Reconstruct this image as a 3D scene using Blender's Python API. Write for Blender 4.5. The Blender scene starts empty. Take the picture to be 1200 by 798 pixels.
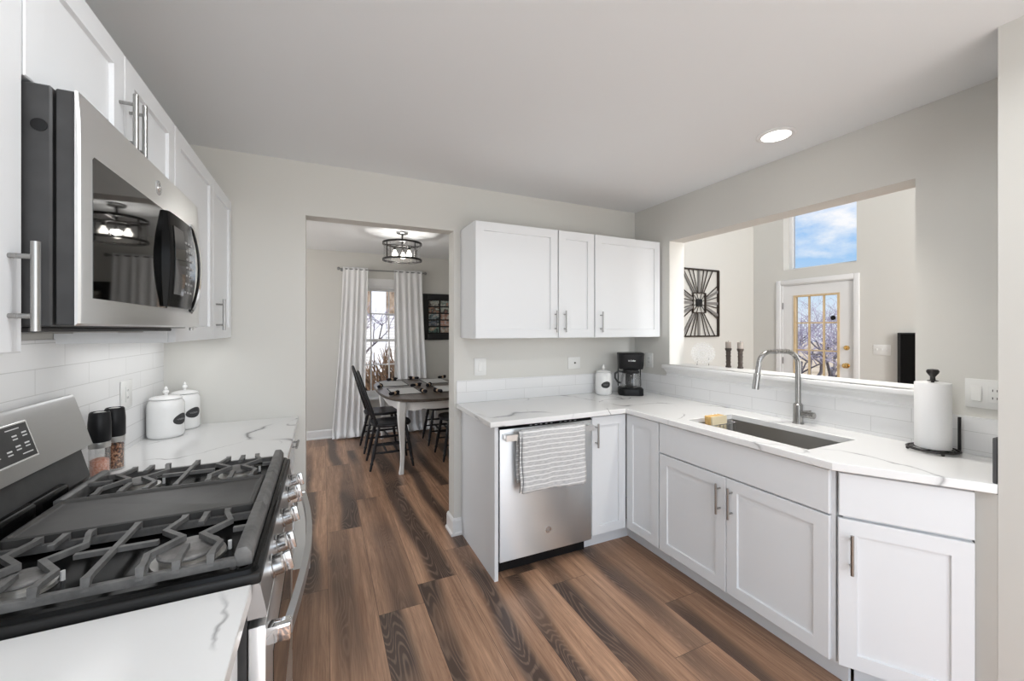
import bpy, bmesh, math, random
from mathutils import Vector, Matrix
PI = math.pi
R = math.radians
rng = random.Random(7)
SC = bpy.context.scene
COL = SC.collection

# ---------------------------------------------------------------- camera
cam = bpy.data.cameras.new('camera')
cam.sensor_fit = 'HORIZONTAL'
cam.sensor_width = 36.0
cam.lens = 476.235 / 1200 * 36
cam.shift_y = -(399 - 386.16) / 1200
cam.clip_start = 0.02
cam.clip_end = 300
co = bpy.data.objects.new('camera', cam)
COL.objects.link(co)
co.location = (0, 0, 1.431)
co.rotation_euler = (R(90), 0, -0.435)
SC.camera = co
SC.view_settings.view_transform = 'Standard'
SC.view_settings.look = 'None'
SC.view_settings.gamma = 1
SC.view_settings.use_curve_mapping = False
SC.view_settings.exposure = 0.07

# ---------------------------------------------------------------- world: day sky with clouds
W = bpy.data.worlds.new('sky')
SC.world = W
W.use_nodes = True
nt = W.node_tree
nt.nodes.clear()
def N(tree, typ, **kw):
    n = tree.nodes.new(typ)
    for k, v in kw.items():
        setattr(n, k, v)
    return n
def ramp(tree, stops, fac=None, interp='LINEAR'):
    r = N(tree, 'ShaderNodeValToRGB')
    r.color_ramp.interpolation = interp
    e = r.color_ramp.elements
    while len(e) < len(stops):
        e.new(0.5)
    for el, (p, c) in zip(e, stops):
        el.position = p
        el.color = (c, c, c, 1) if isinstance(c, (int, float)) else (*c, 1)
    if fac is not None:
        tree.links.new(fac, r.inputs[0])
    return r.outputs[0]
_g = N(nt, 'ShaderNodeTexCoord')
_s = N(nt, 'ShaderNodeSeparateXYZ')
nt.links.new(_g.outputs['Generated'], _s.inputs[0])
_blue = ramp(nt, [(0.0, (0.78, 0.83, 0.88)), (0.06, (0.62, 0.76, 0.90)), (0.16, (0.27, 0.53, 0.87)), (0.5, (0.14, 0.36, 0.80))], _s.outputs[2])
_m = N(nt, 'ShaderNodeMapping')
_m.inputs['Scale'].default_value = (4.5, 4.5, 9.0)
_m.inputs['Location'].default_value = (1.3, 0.4, 0.35)
nt.links.new(_g.outputs['Generated'], _m.inputs[0])
_n = N(nt, 'ShaderNodeTexNoise')
_n.inputs['Scale'].default_value = 1.0
_n.inputs['Detail'].default_value = 7
_n.inputs['Roughness'].default_value = 0.58
nt.links.new(_m.outputs[0], _n.inputs['Vector'])
_cl = ramp(nt, [(0.50, 0.0), (0.66, 1.0)], _n.outputs['Fac'])
_mx = N(nt, 'ShaderNodeMix', data_type='RGBA')
nt.links.new(_cl, _mx.inputs[0])
nt.links.new(_blue, _mx.inputs[6])
_mx.inputs[7].default_value = (0.93, 0.94, 0.97, 1)
_bg = N(nt, 'ShaderNodeBackground')
_bg.inputs['Strength'].default_value = 1.0
nt.links.new(_mx.outputs[2], _bg.inputs['Color'])
_o = N(nt, 'ShaderNodeOutputWorld')
nt.links.new(_bg.outputs[0], _o.inputs[0])

# ---------------------------------------------------------------- sun, and daylight fills added out of view to brighten the rooms
def sun(energy, az, el, color=(1, 0.96, 0.9)):
    l = bpy.data.lights.new('sun', 'SUN')
    l.energy = energy
    l.angle = R(1.0)
    l.color = color
    o = bpy.data.objects.new('sun', l)
    COL.objects.link(o)
    d = Vector((math.sin(az) * math.cos(el), math.cos(az) * math.cos(el), math.sin(el)))
    o.rotation_euler = d.to_track_quat('Z', 'Y').to_euler()
def area_light(name, loc, aim, sx, sy, power, color=(1, 1, 1)):
    l = bpy.data.lights.new(name, 'AREA')
    l.shape = 'RECTANGLE'
    l.size = sx
    l.size_y = sy
    l.energy = power
    l.color = color
    o = bpy.data.objects.new(name, l)
    COL.objects.link(o)
    o.location = loc
    d = Vector(loc) - Vector(aim)
    o.rotation_euler = d.to_track_quat('Z', 'Y').to_euler()
H0 = 2.438
def spot_fill(name, loc, power, color):
    l = bpy.data.lights.new(name, 'SPOT')
    l.energy = power
    l.spot_size = R(172)
    l.spot_blend = 0.3
    l.shadow_soft_size = 0.07
    l.color = color
    o = bpy.data.objects.new(name, l)
    COL.objects.link(o)
    o.location = loc
sun(5.0, R(200), R(48))
area_light('rear_fill', (0.70, -1.28, 1.25), (0.70, 1.0, 1.25), 2.45, 2.2, 41, (0.94, 0.975, 1))   # added fill for the kitchen, at an invented rear opening
spot_fill('spot_fill', (0.35, 0.60, H0 - 0.012), 30, (0.95, 0.98, 1))                                # added spots without fixtures, brightening counters and base fronts from out of view
spot_fill('spot_fill', (1.15, 0.60, H0 - 0.012), 14, (0.95, 0.98, 1))
area_light('living_fill', (3.25, -2.95, 2.6), (3.6, 3.0, 2.4), 1.0, 3.4, 225, (1, 1, 1))          # added fill brightening the living room walls from its unseen rear
area_light('living_side_fill', (5.83, -0.15, 1.55), (0, 1.3, 1.6), 1.9, 2.0, 42, (1, 1, 1))             # added fill aimed through the pass-through at the left cabinets
area_light('dining_side_fill', (-1.95, 4.5, 1.4), (1.0, 4.5, 1.3), 1.9, 1.4, 30, (1, 0.99, 0.98))      # added fill from the unseen left side of the dining room
area_light('under_cabinet_near', (-0.555, 0.60, 1.373), (-0.64, 0.60, 1.0), 0.8, 0.16, 0.10)             # task light of the near cabinet fixture
area_light('far_tile_fill', (-0.62, 2.25, 1.372), (-0.64, 2.25, 1.0), 0.8, 0.16, 0.75)  # added light without a fixture, lifting the far backsplash tiles
area_light('range_tile_fill', (-0.62, 1.38, 1.415), (-0.64, 1.38, 1.0), 0.6, 0.16, 0.5)  # added light below the microwave, lifting the tiles behind the range

# ---------------------------------------------------------------- materials
def mat(name, base=(0.8, 0.8, 0.8), rough=0.5, metal=0.0, spec=0.5, coat=0.0, emit=None, estr=0.0, trans=0.0, ior=1.45, alpha=1.0):
    m = bpy.data.materials.new(name)
    m.use_nodes = True
    b = m.node_tree.nodes['Principled BSDF']
    b.inputs['Base Color'].default_value = (*base, 1)
    b.inputs['Roughness'].default_value = rough
    b.inputs['Metallic'].default_value = metal
    b.inputs['Specular IOR Level'].default_value = spec
    b.inputs['Coat Weight'].default_value = coat
    b.inputs['IOR'].default_value = ior
    b.inputs['Transmission Weight'].default_value = trans
    if emit:
        b.inputs['Emission Color'].default_value = (*emit, 1)
        b.inputs['Emission Strength'].default_value = estr
    return m
def nodes(m):
    t = m.node_tree
    return t, t.nodes['Principled BSDF']
def pos(t):
    return N(t, 'ShaderNodeNewGeometry').outputs['Position']
def mapped(t, vec, scale=(1, 1, 1), loc=(0, 0, 0), rot=(0, 0, 0)):
    m = N(t, 'ShaderNodeMapping')
    m.inputs['Scale'].default_value = scale
    m.inputs['Location'].default_value = loc
    m.inputs['Rotation'].default_value = rot
    t.links.new(vec, m.inputs[0])
    return m.outputs[0]
def noise(t, vec, scale=5, detail=3, rough=0.5, dist=0.0, w=None):
    n = N(t, 'ShaderNodeTexNoise')
    if w is not None:
        n.noise_dimensions = '4D'
        t.links.new(w, n.inputs['W'])
    n.inputs['Scale'].default_value = scale
    n.inputs['Detail'].default_value = detail
    n.inputs['Roughness'].default_value = rough
    n.inputs['Distortion'].default_value = dist
    t.links.new(vec, n.inputs['Vector'])
    return n.outputs['Fac']
def mth(t, op, a, b=None, c=None):
    n = N(t, 'ShaderNodeMath', operation=op)
    for i, v in enumerate((a, b, c)):
        if v is None:
            continue
        if isinstance(v, (int, float)):
            n.inputs[i].default_value = v
        else:
            t.links.new(v, n.inputs[i])
    return n.outputs[0]
def mixc(t, fac, a, b, blend='MIX'):
    n = N(t, 'ShaderNodeMix', data_type='RGBA', blend_type=blend)
    for i, v in ((0, fac), (6, a), (7, b)):
        if isinstance(v, (int, float)):
            n.inputs[i].default_value = v if i == 0 else (v, v, v, 1)
        elif isinstance(v, tuple):
            n.inputs[i].default_value = (*v, 1)
        else:
            t.links.new(v, n.inputs[i])
    return n.outputs[2]
def bump(t, b, h, strength=0.1, dist=0.01):
    n = N(t, 'ShaderNodeBump')
    n.inputs['Strength'].default_value = strength
    n.inputs['Distance'].default_value = dist
    t.links.new(h, n.inputs['Height'])
    t.links.new(n.outputs[0], b.inputs['Normal'])

def m_paint(name, c, rough=0.6, amount=0.05):
    m = mat(name, c, rough, spec=0.3)
    t, b = nodes(m)
    h = noise(t, pos(t), 140, 2)
    bump(t, b, h, amount, 0.002)
    return m
def m_quartz():
    m = mat('white_quartz', (0.8, 0.8, 0.8), 0.16, spec=0.5)
    t, b = nodes(m)
    p = pos(t)
    warp = noise(t, p, 1.6, 5, 0.6)
    v = N(t, 'ShaderNodeVectorMath', operation='ADD')
    sc = N(t, 'ShaderNodeVectorMath', operation='SCALE')
    cn = N(t, 'ShaderNodeTexNoise')
    cn.inputs['Scale'].default_value = 6
    cn.inputs['Detail'].default_value = 4
    t.links.new(p, cn.inputs['Vector'])
    t.links.new(cn.outputs['Color'], sc.inputs[0])
    sc.inputs['Scale'].default_value = 0.10
    t.links.new(p, v.inputs[0])
    t.links.new(sc.outputs[0], v.inputs[1])
    q = mapped(t, v.outputs[0], (1.25, 0.75, 1.0), (0.97, 0.61, 0.0), (0, 0, R(32)))
    n1 = noise(t, q, 1.15, 1.2, 0.4)
    d1 = mth(t, 'ABSOLUTE', mth(t, 'SUBTRACT', n1, 0.5))
    thin = ramp(t, [(0.0, 1.0), (0.002, 0.8), (0.0045, 0.0)], d1)
    halo = ramp(t, [(0.0, 0.22), (0.022, 0.0)], d1)
    msk = ramp(t, [(0.42, 0.0), (0.56, 1.0)], noise(t, p, 3.1, 2, 0.5))
    n2 = noise(t, mapped(t, v.outputs[0], (1, 0.8, 1), (3.1, 1.7, 0.3), (0, 0, R(-25))), 1.7, 1.0, 0.4)
    d2 = mth(t, 'ABSOLUTE', mth(t, 'SUBTRACT', n2, 0.47))
    thin2 = ramp(t, [(0.0, 0.75), (0.002, 0.5), (0.004, 0.0)], d2)
    msk2 = ramp(t, [(0.50, 0.0), (0.62, 1.0)], noise(t, mapped(t, p, loc=(5, 2, 1)), 3.7, 2, 0.5))
    f = mth(t, 'MAXIMUM', mth(t, 'MULTIPLY', thin, msk), mth(t, 'MULTIPLY', thin2, msk2))
    hz = mth(t, 'MULTIPLY', halo, msk)
    c0 = mixc(t, hz, (0.83, 0.83, 0.825), (0.60, 0.60, 0.61))
    c1 = mixc(t, f, c0, (0.13, 0.13, 0.135))
    t.links.new(c1, b.inputs['Base Color'])
    return m
def m_tile(name, horiz, zoff):
    m = mat(name, (0.82, 0.82, 0.82), 0.16)
    t, b = nodes(m)
    s = N(t, 'ShaderNodeSeparateXYZ')
    t.links.new(pos(t), s.inputs[0])
    c = N(t, 'ShaderNodeCombineXYZ')
    t.links.new(s.outputs[horiz], c.inputs[0])
    t.links.new(mth(t, 'SUBTRACT', s.outputs[2], zoff), c.inputs[1])
    br = N(t, 'ShaderNodeTexBrick')
    br.offset = 0.5
    br.inputs['Scale'].default_value = 1.0
    br.inputs['Brick Width'].default_value = 0.3048
    br.inputs['Row Height'].default_value = 0.0762
    br.inputs['Mortar Size'].default_value = 0.0013
    br.inputs['Mortar Smooth'].default_value = 0.3
    br.inputs['Color1'].default_value = (0.83, 0.83, 0.83, 1)
    br.inputs['Color2'].default_value = (0.79, 0.79, 0.79, 1)
    br.inputs['Mortar'].default_value = (0.62, 0.62, 0.61, 1)
    t.links.new(c.outputs[0], br.inputs['Vector'])
    t.links.new(br.outputs['Color'], b.inputs['Base Color'])
    inv = mth(t, 'SUBTRACT', 1.0, br.outputs['Fac'])
    wav = noise(t, pos(t), 14, 2)
    bump(t, b, mth(t, 'ADD', inv, mth(t, 'MULTIPLY', wav, 0.5)), 0.25, 0.002)
    return m
def m_floor():
    m = mat('wood_plank_floor', (0.2, 0.12, 0.08), 0.36, spec=0.45)
    t, b = nodes(m)
    s = N(t, 'ShaderNodeSeparateXYZ')
    t.links.new(pos(t), s.inputs[0])
    X, Y = s.outputs[0], s.outputs[1]
    PW, PL = 0.2275, 1.52
    cx = mth(t, 'DIVIDE', mth(t, 'SUBTRACT', X, 0.026), PW)
    col = mth(t, 'FLOOR', cx)
    fx = mth(t, 'SUBTRACT', cx, col)
    w1 = N(t, 'ShaderNodeTexWhiteNoise', noise_dimensions='1D')
    t.links.new(mth(t, 'ADD', col, 13.7), w1.inputs['W'])
    yy = mth(t, 'ADD', mth(t, 'DIVIDE', Y, PL), w1.outputs['Value'])
    row = mth(t, 'FLOOR', yy)
    fy = mth(t, 'SUBTRACT', yy, row)
    cc = N(t, 'ShaderNodeCombineXYZ')
    t.links.new(col, cc.inputs[0])
    t.links.new(row, cc.inputs[1])
    w2 = N(t, 'ShaderNodeTexWhiteNoise', noise_dimensions='2D')
    t.links.new(cc.outputs[0], w2.inputs['Vector'])
    rnd = w2.outputs['Value']
    rw = mth(t, 'MULTIPLY', rnd, 40.0)
    sr = N(t, 'ShaderNodeSeparateColor')
    t.links.new(w2.outputs['Color'], sr.inputs[0])
    rnd2 = sr.outputs[1]
    rnd3 = sr.outputs[2]
    # heartwood: a soft-edged dark band that wanders along each plank
    wan = noise(t, mapped(t, pos(t), (0.6, 0.75, 1)), 1.0, 1.5, 0.5, w=rw)
    cen = mth(t, 'ADD', mth(t, 'MULTIPLY_ADD', rnd2, 0.8, 0.1), mth(t, 'MULTIPLY', mth(t, 'SUBTRACT', wan, 0.5), 1.3))
    fine = noise(t, mapped(t, pos(t), (190.0, 7.0, 1)), 1.0, 3, 0.65, w=rw)
    mid = noise(t, mapped(t, pos(t), (38.0, 1.6, 1)), 1.0, 3, 0.6, w=rw)
    dd = mth(t, 'ABSOLUTE', mth(t, 'SUBTRACT', fx, cen))
    dd = mth(t, 'SUBTRACT', dd, mth(t, 'MULTIPLY', mth(t, 'SUBTRACT', mid, 0.5), 0.16))
    dd = mth(t, 'SUBTRACT', dd, mth(t, 'MULTIPLY', rnd3, 0.16))
    heart = ramp(t, [(0.05, 1.0), (0.30, 0.0)], dd, 'EASE')
    # cathedral grain: contours of a stretched noise, broken up by the pores
    g = noise(t, mapped(t, pos(t), (6.0, 0.8, 1)), 1.0, 1.4, 0.5, 0.10, w=rw)
    ring = mth(t, 'SINE', mth(t, 'MULTIPLY', g, 330.0))
    lines = ramp(t, [(0.55, 0.0), (1.0, 0.9)], mth(t, 'MULTIPLY_ADD', ring, 0.5, 0.5))
    lines = mth(t, 'MULTIPLY', lines, ramp(t, [(0.38, 0.25), (0.60, 1.0)], fine))
    tan = mixc(t, ramp(t, [(0.3, 0.0), (0.7, 1.0)], mid), (0.27, 0.148, 0.090), (0.56, 0.345, 0.222))
    tan = mixc(t, mth(t, 'MULTIPLY', ramp(t, [(0.42, 0.0), (0.68, 1.0)], fine), 0.5), tan, (0.185, 0.100, 0.062))
    tan = mixc(t, mth(t, 'MULTIPLY', lines, 0.22), tan, (0.13, 0.075, 0.050))
    drk = mixc(t, lines, (0.050, 0.032, 0.025), (0.235, 0.160, 0.120))
    drk = mixc(t, mth(t, 'MULTIPLY', ramp(t, [(0.45, 0.0), (0.75, 1.0)], fine), 0.35), drk, (0.105, 0.070, 0.055))
    patch = noise(t, mapped(t, pos(t), (1.2, 0.9, 1), (7.3, 2.1, 0)), 1.0, 2, 0.5, w=rw)
    patch = mth(t, 'ADD', patch, mth(t, 'MULTIPLY', mth(t, 'SUBTRACT', rnd, 0.5), 0.42))
    c = mixc(t, mth(t, 'MULTIPLY', heart, ramp(t, [(0.34, 0.10), (0.56, 0.95)], patch)), tan, drk)
    hs = N(t, 'ShaderNodeHueSaturation')
    hs.inputs['Saturation'].default_value = 1.0
    t.links.new(mth(t, 'MULTIPLY_ADD', rnd, 0.35, 0.82), hs.inputs['Value'])
    t.links.new(c, hs.inputs['Color'])
    ex = mth(t, 'MINIMUM', fx, mth(t, 'SUBTRACT', 1.0, fx))
    ey = mth(t, 'MINIMUM', fy, mth(t, 'SUBTRACT', 1.0, fy))
    sx = mth(t, 'LESS_THAN', mth(t, 'MULTIPLY', ex, PW), 0.0011)
    sy = mth(t, 'LESS_THAN', mth(t, 'MULTIPLY', ey, PL), 0.0011)
    seam = mth(t, 'MAXIMUM', sx, sy)
    c = mixc(t, mth(t, 'MULTIPLY', seam, 0.75), hs.outputs[0], (0.02, 0.014, 0.012))
    t.links.new(c, b.inputs['Base Color'])
    t.links.new(ramp(t, [(0.3, 0.27), (0.8, 0.42)], fine), b.inputs['Roughness'])
    bump(t, b, mth(t, 'SUBTRACT', mth(t, 'MULTIPLY', fine, 0.4), seam), 0.2, 0.002)
    return m
def m_steel(name, base=(0.55, 0.55, 0.55), rough=0.26, axis=2, aniso=0.0):
    m = mat(name, base, rough, metal=1.0)
    t, b = nodes(m)
    sc = [220, 220, 220]
    sc[axis] = 2
    n = noise(t, mapped(t, pos(t), tuple(sc)), 1.0, 2, 0.5)
    t.links.new(ramp(t, [(0.25, rough - 0.02), (0.75, rough + 0.02)], n), b.inputs['Roughness'])
    if aniso:
        tg = N(t, 'ShaderNodeTangent', direction_type='RADIAL', axis='Z')
        t.links.new(tg.outputs[0], b.inputs['Tangent'])
        b.inputs['Anisotropic'].default_value = aniso
        b.inputs['Anisotropic Rotation'].default_value = 0.25
    return m
def m_pane(name, tint=(1, 1, 1), refl=0.06, fk=0.8):
    m = bpy.data.materials.new(name)
    m.use_nodes = True
    t = m.node_tree
    t.nodes.clear()
    tr = N(t, 'ShaderNodeBsdfTransparent')
    tr.inputs[0].default_value = (*tint, 1)
    gl = N(t, 'ShaderNodeBsdfGlossy')
    gl.inputs['Roughness'].default_value = 0.02
    mx = N(t, 'ShaderNodeMixShader')
    fr = N(t, 'ShaderNodeFresnel')
    fr.inputs[0].default_value = 1.4
    t.links.new(mth(t, 'MAXIMUM', mth(t, 'MULTIPLY', fr.outputs[0], fk), refl * 0.3), mx.inputs[0])
    t.links.new(tr.outputs[0], mx.inputs[1])
    t.links.new(gl.outputs[0], mx.inputs[2])
    o = N(t, 'ShaderNodeOutputMaterial')
    t.links.new(mx.outputs[0], o.inputs[0])
    return m
def m_mottle(name, stops, scale=8, detail=4, rough=0.7, stretch=(1, 1, 1), metal=0.0, bmp=0.0):
    m = mat(name, (0.5, 0.5, 0.5), rough, metal=metal)
    t, b = nodes(m)
    n = noise(t, mapped(t, pos(t), stretch), scale, detail, 0.6)
    t.links.new(ramp(t, stops, n), b.inputs['Base Color'])
    if bmp:
        bump(t, b, n, bmp, 0.01)
    return m
def m_fabric(name, c, scale=900):
    m = mat(name, c, 0.9, spec=0.1)
    t, b = nodes(m)
    bump(t, b, noise(t, pos(t), scale, 1), 0.15, 0.002)
    return m
def m_towel():
    m = mat('striped_cotton', (0.6, 0.6, 0.6), 0.95, spec=0.05)
    t, b = nodes(m)
    s = N(t, 'ShaderNodeSeparateXYZ')
    t.links.new(pos(t), s.inputs[0])
    wob = mth(t, 'MULTIPLY', noise(t, pos(t), 7, 2), 0.012)
    f = mth(t, 'FRACT', mth(t, 'DIVIDE', mth(t, 'ADD', s.outputs[2], wob), 0.0275))
    st = ramp(t, [(0.0, 1.0), (0.16, 1.0), (0.22, 0.0), (0.94, 0.0), (1.0, 1.0)], f)
    mel = noise(t, mapped(t, pos(t), (40, 40, 260)), 1.0, 2)
    g = ramp(t, [(0.35, (0.47, 0.47, 0.475)), (0.65, (0.64, 0.64, 0.64))], mel)
    t.links.new(mixc(t, st, g, (0.86, 0.86, 0.85)), b.inputs['Base Color'])
    bump(t, b, noise(t, pos(t), 500, 2), 0.3, 0.003)
    return m
def m_siding():
    m = mat('lap_siding', (0.8, 0.8, 0.8), 0.6)
    t, b = nodes(m)
    s = N(t, 'ShaderNodeSeparateXYZ')
    t.links.new(pos(t), s.inputs[0])
    f = mth(t, 'FRACT', mth(t, 'DIVIDE', s.outputs[2], 0.105))
    t.links.new(ramp(t, [(0.0, 0.40), (0.14, 0.40), (0.2, 0.78), (1.0, 0.82)], f), b.inputs['Base Color'])
    return m

M = {}
M['wall'] = m_paint('greige_wall_paint', (0.665, 0.655, 0.618))
M['ceil'] = m_paint('ceiling_paint', (0.81, 0.825, 0.835), 0.8)
M['trim'] = m_paint('white_trim_paint', (0.80, 0.80, 0.795), 0.35, 0.01)
M['cab'] = m_paint('white_cabinet_lacquer', (0.765, 0.78, 0.795), 0.33, 0.006)
M['cabin'] = mat('cabinet_underside_maple', (0.66, 0.64, 0.60), 0.5)
M['quartz'] = m_quartz()
M['tile_y'] = m_tile('white_subway_tile_side', 1, 0.018)
M['tile_x'] = m_tile('white_subway_tile_back', 0, 0.0)
M['floor'] = m_floor()
M['steel'] = m_steel('brushed_stainless', (0.80, 0.825, 0.84), 0.42, 0, 0.85)
M['steel_h'] = m_steel('brushed_stainless_horizontal', (0.84, 0.845, 0.845), 0.32, 1, 0.75)
M['nickel'] = m_steel('brushed_nickel', (0.37, 0.365, 0.355), 0.28, 2)
M['sink'] = m_steel('sink_steel', (0.48, 0.47, 0.455), 0.42, 0)
M['chrome'] = mat('polished_chrome', (0.78, 0.78, 0.78), 0.07, metal=1.0)
M['blk'] = mat('black_plastic', (0.010, 0.010, 0.011), 0.38, spec=0.3)
M['blkgloss'] = mat('black_gloss_enamel', (0.005, 0.005, 0.005), 0.2, spec=0.12)
M['blksatin'] = mat('black_satin_enamel', (0.016, 0.016, 0.016), 0.38, spec=0.3)
M['knob'] = mat('satin_knob_steel', (0.58, 0.58, 0.58), 0.20, metal=1.0)
M['steel_b'] = m_steel('backguard_steel', (0.50, 0.50, 0.50), 0.36, 1, 0.4)
M['blkglass'] = mat('dark_mirror_glass', (0.09, 0.09, 0.09), 0.03, metal=1.0)
M['char'] = m_mottle('charcoal_steel', [(0.3, (0.038, 0.038, 0.039)), (0.7, (0.052, 0.052, 0.053))], 20, 2, 0.45)
M['iron'] = m_mottle('cast_iron', [(0.3, (0.085, 0.084, 0.082)), (0.7, (0.165, 0.162, 0.158))], 30, 4, 0.42, bmp=0.08)
M['griddle'] = m_mottle('seasoned_griddle', [(0.3, (0.040, 0.039, 0.038)), (0.7, (0.066, 0.064, 0.061))], 9, 5, 0.42)
M['burner'] = m_mottle('burner_cap', [(0.35, (0.12, 0.115, 0.11)), (0.7, (0.34, 0.33, 0.32))], 14, 4, 0.45)
M['alu'] = mat('cast_aluminium', (0.55, 0.54, 0.52), 0.4, metal=1.0)
M['ceramic'] = mat('white_glazed_ceramic', (0.84, 0.84, 0.83), 0.12, coat=0.3)
M['label'] = mat('black_label', (0.035, 0.035, 0.037), 0.5)
M['white_mark'] = mat('white_print', (0.78, 0.78, 0.78), 0.5)
M['grey_mark'] = mat('grey_print', (0.33, 0.33, 0.33), 0.5)
M['plate'] = mat('white_switch_plastic', (0.78, 0.78, 0.76), 0.35)
M['slot'] = mat('outlet_slot', (0.05, 0.05, 0.05), 0.6)
M['paper'] = m_fabric('white_paper', (0.86, 0.86, 0.86), 300)
M['bronze'] = mat('dark_bronze_wire', (0.045, 0.043, 0.042), 0.35, metal=0.8)
M['slate'] = mat('slate_grey_panel', (0.085, 0.087, 0.09), 0.5)
M['towel'] = m_towel()
M['hem'] = mat('dark_hem', (0.07, 0.07, 0.075), 0.9)
M['clear'] = m_pane('clear_glass', (0.98, 0.98, 0.98), 0.1, 0.35)
M['acrylic'] = m_pane('clear_acrylic', (0.97, 0.97, 0.97), 0.2, 0.25)
M['pane'] = m_pane('window_glass')
M['salt'] = m_mottle('pink_salt', [(0.3, (0.62, 0.22, 0.14)), (0.55, (0.80, 0.45, 0.34)), (0.75, (0.85, 0.66, 0.58))], 160, 3, 0.5)
M['pepper'] = m_mottle('peppercorns', [(0.40, (0.03, 0.015, 0.01)), (0.52, (0.30, 0.12, 0.06)), (0.68, (0.62, 0.40, 0.24))], 150, 2, 0.5)
M['sponge'] = m_mottle('orange_sponge', [(0.3, (0.62, 0.36, 0.10)), (0.7, (0.80, 0.55, 0.25))], 90, 3, 0.9)
M['sponge2'] = mat('cream_sponge', (0.72, 0.62, 0.42), 0.9)
M['curtain'] = m_fabric('white_curtain_linen', (0.93, 0.93, 0.93), 500)
M['chair'] = m_mottle('black_painted_wood', [(0.3, (0.008, 0.008, 0.010)), (0.7, (0.016, 0.016, 0.019))], 25, 3, 0.42)
M['tabletop'] = m_mottle('dark_stained_tabletop', [(0.3, (0.050, 0.036, 0.028)), (0.7, (0.105, 0.080, 0.062))], 1.0, 4, 0.3, (30, 2.5, 1))
M['tablewhite'] = m_mottle('distressed_white_paint', [(0.24, (0.42, 0.40, 0.37)), (0.34, (0.76, 0.75, 0.73))], 16, 5, 0.55)
M['mat'] = m_fabric('grey_placemat_weave', (0.56, 0.56, 0.55), 400)
M['napkin'] = m_fabric('black_napkin', (0.02, 0.02, 0.024), 300)
M['ring'] = m_mottle('woven_ring', [(0.3, (0.38, 0.25, 0.15)), (0.7, (0.62, 0.46, 0.32))], 80, 2, 0.8)
M['blackwood'] = mat('black_frame_lacquer', (0.010, 0.010, 0.011), 0.3)
M['matboard'] = mat('black_matboard', (0.012, 0.012, 0.012), 0.8)
M['artmetal'] = mat('bronzed_metal_bar', (0.055, 0.042, 0.034), 0.45, metal=0.6)
M['artgrey'] = mat('greyed_wood_slat', (0.22, 0.21, 0.20), 0.6)
M['candlewood'] = m_mottle('dark_turned_wood', [(0.3, (0.030, 0.022, 0.018)), (0.7, (0.085, 0.066, 0.055))], 60, 4, 0.6)
M['candle'] = mat('taupe_wax', (0.34, 0.30, 0.265), 0.6)
M['brass'] = mat('polished_brass', (0.70, 0.48, 0.20), 0.18, metal=1.0)
M['oak'] = m_mottle('golden_oak_stop', [(0.3, (0.62, 0.46, 0.26)), (0.7, (0.75, 0.58, 0.36))], 1, 3, 0.5, (20, 20, 4))
M['hinge'] = mat('hinge_steel', (0.3, 0.3, 0.3), 0.4, metal=1.0)
M['tv'] = mat('tv_black', (0.010, 0.010, 0.011), 0.22)
M['bulb'] = mat('lit_bulb', (1, 1, 1), 0.3, emit=(1.0, 0.93, 0.82), estr=7)
M['led'] = mat('lit_led_lens', (1, 1, 1), 0.4, emit=(1.0, 0.97, 0.92), estr=5)
M['siding'] = m_siding()
M['extwhite'] = mat('exterior_white_trim', (0.80, 0.83, 0.88), 0.6)
M['shingle'] = m_mottle('brown_shingle', [(0.35, (0.16, 0.11, 0.075)), (0.65, (0.42, 0.33, 0.25))], 6, 4, 0.9)
M['grass'] = m_mottle('winter_lawn', [(0.3, (0.36, 0.27, 0.17)), (0.7, (0.62, 0.50, 0.36))], 1.2, 5, 0.95)
M['bark'] = m_mottle('grey_bark', [(0.3, (0.085, 0.075, 0.085)), (0.7, (0.20, 0.18, 0.20))], 9, 4, 0.9)
M['twig'] = m_mottle('mauve_twig', [(0.3, (0.30, 0.27, 0.35)), (0.7, (0.48, 0.45, 0.56))], 9, 2, 0.9)
M['shrub'] = m_mottle('brown_shrub', [(0.3, (0.06, 0.035, 0.022)), (0.7, (0.20, 0.125, 0.075))], 7, 4, 0.95)
M['mesa'] = m_mottle('tan_stone', [(0.3, (0.50, 0.36, 0.24)), (0.7, (0.66, 0.52, 0.40))], 3, 4, 0.9)

def m_sheer():
    m = M['curtain']
    t, b = nodes(m)
    tl = N(t, 'ShaderNodeBsdfTranslucent')
    tl.inputs[0].default_value = (0.95, 0.95, 0.95, 1)
    mx = N(t, 'ShaderNodeMixShader')
    mx.inputs[0].default_value = 0.12
    t.links.new(b.outputs[0], mx.inputs[1])
    t.links.new(tl.outputs[0], mx.inputs[2])
    t.links.new(mx.outputs[0], t.nodes['Material Output'].inputs[0])
m_sheer()

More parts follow.
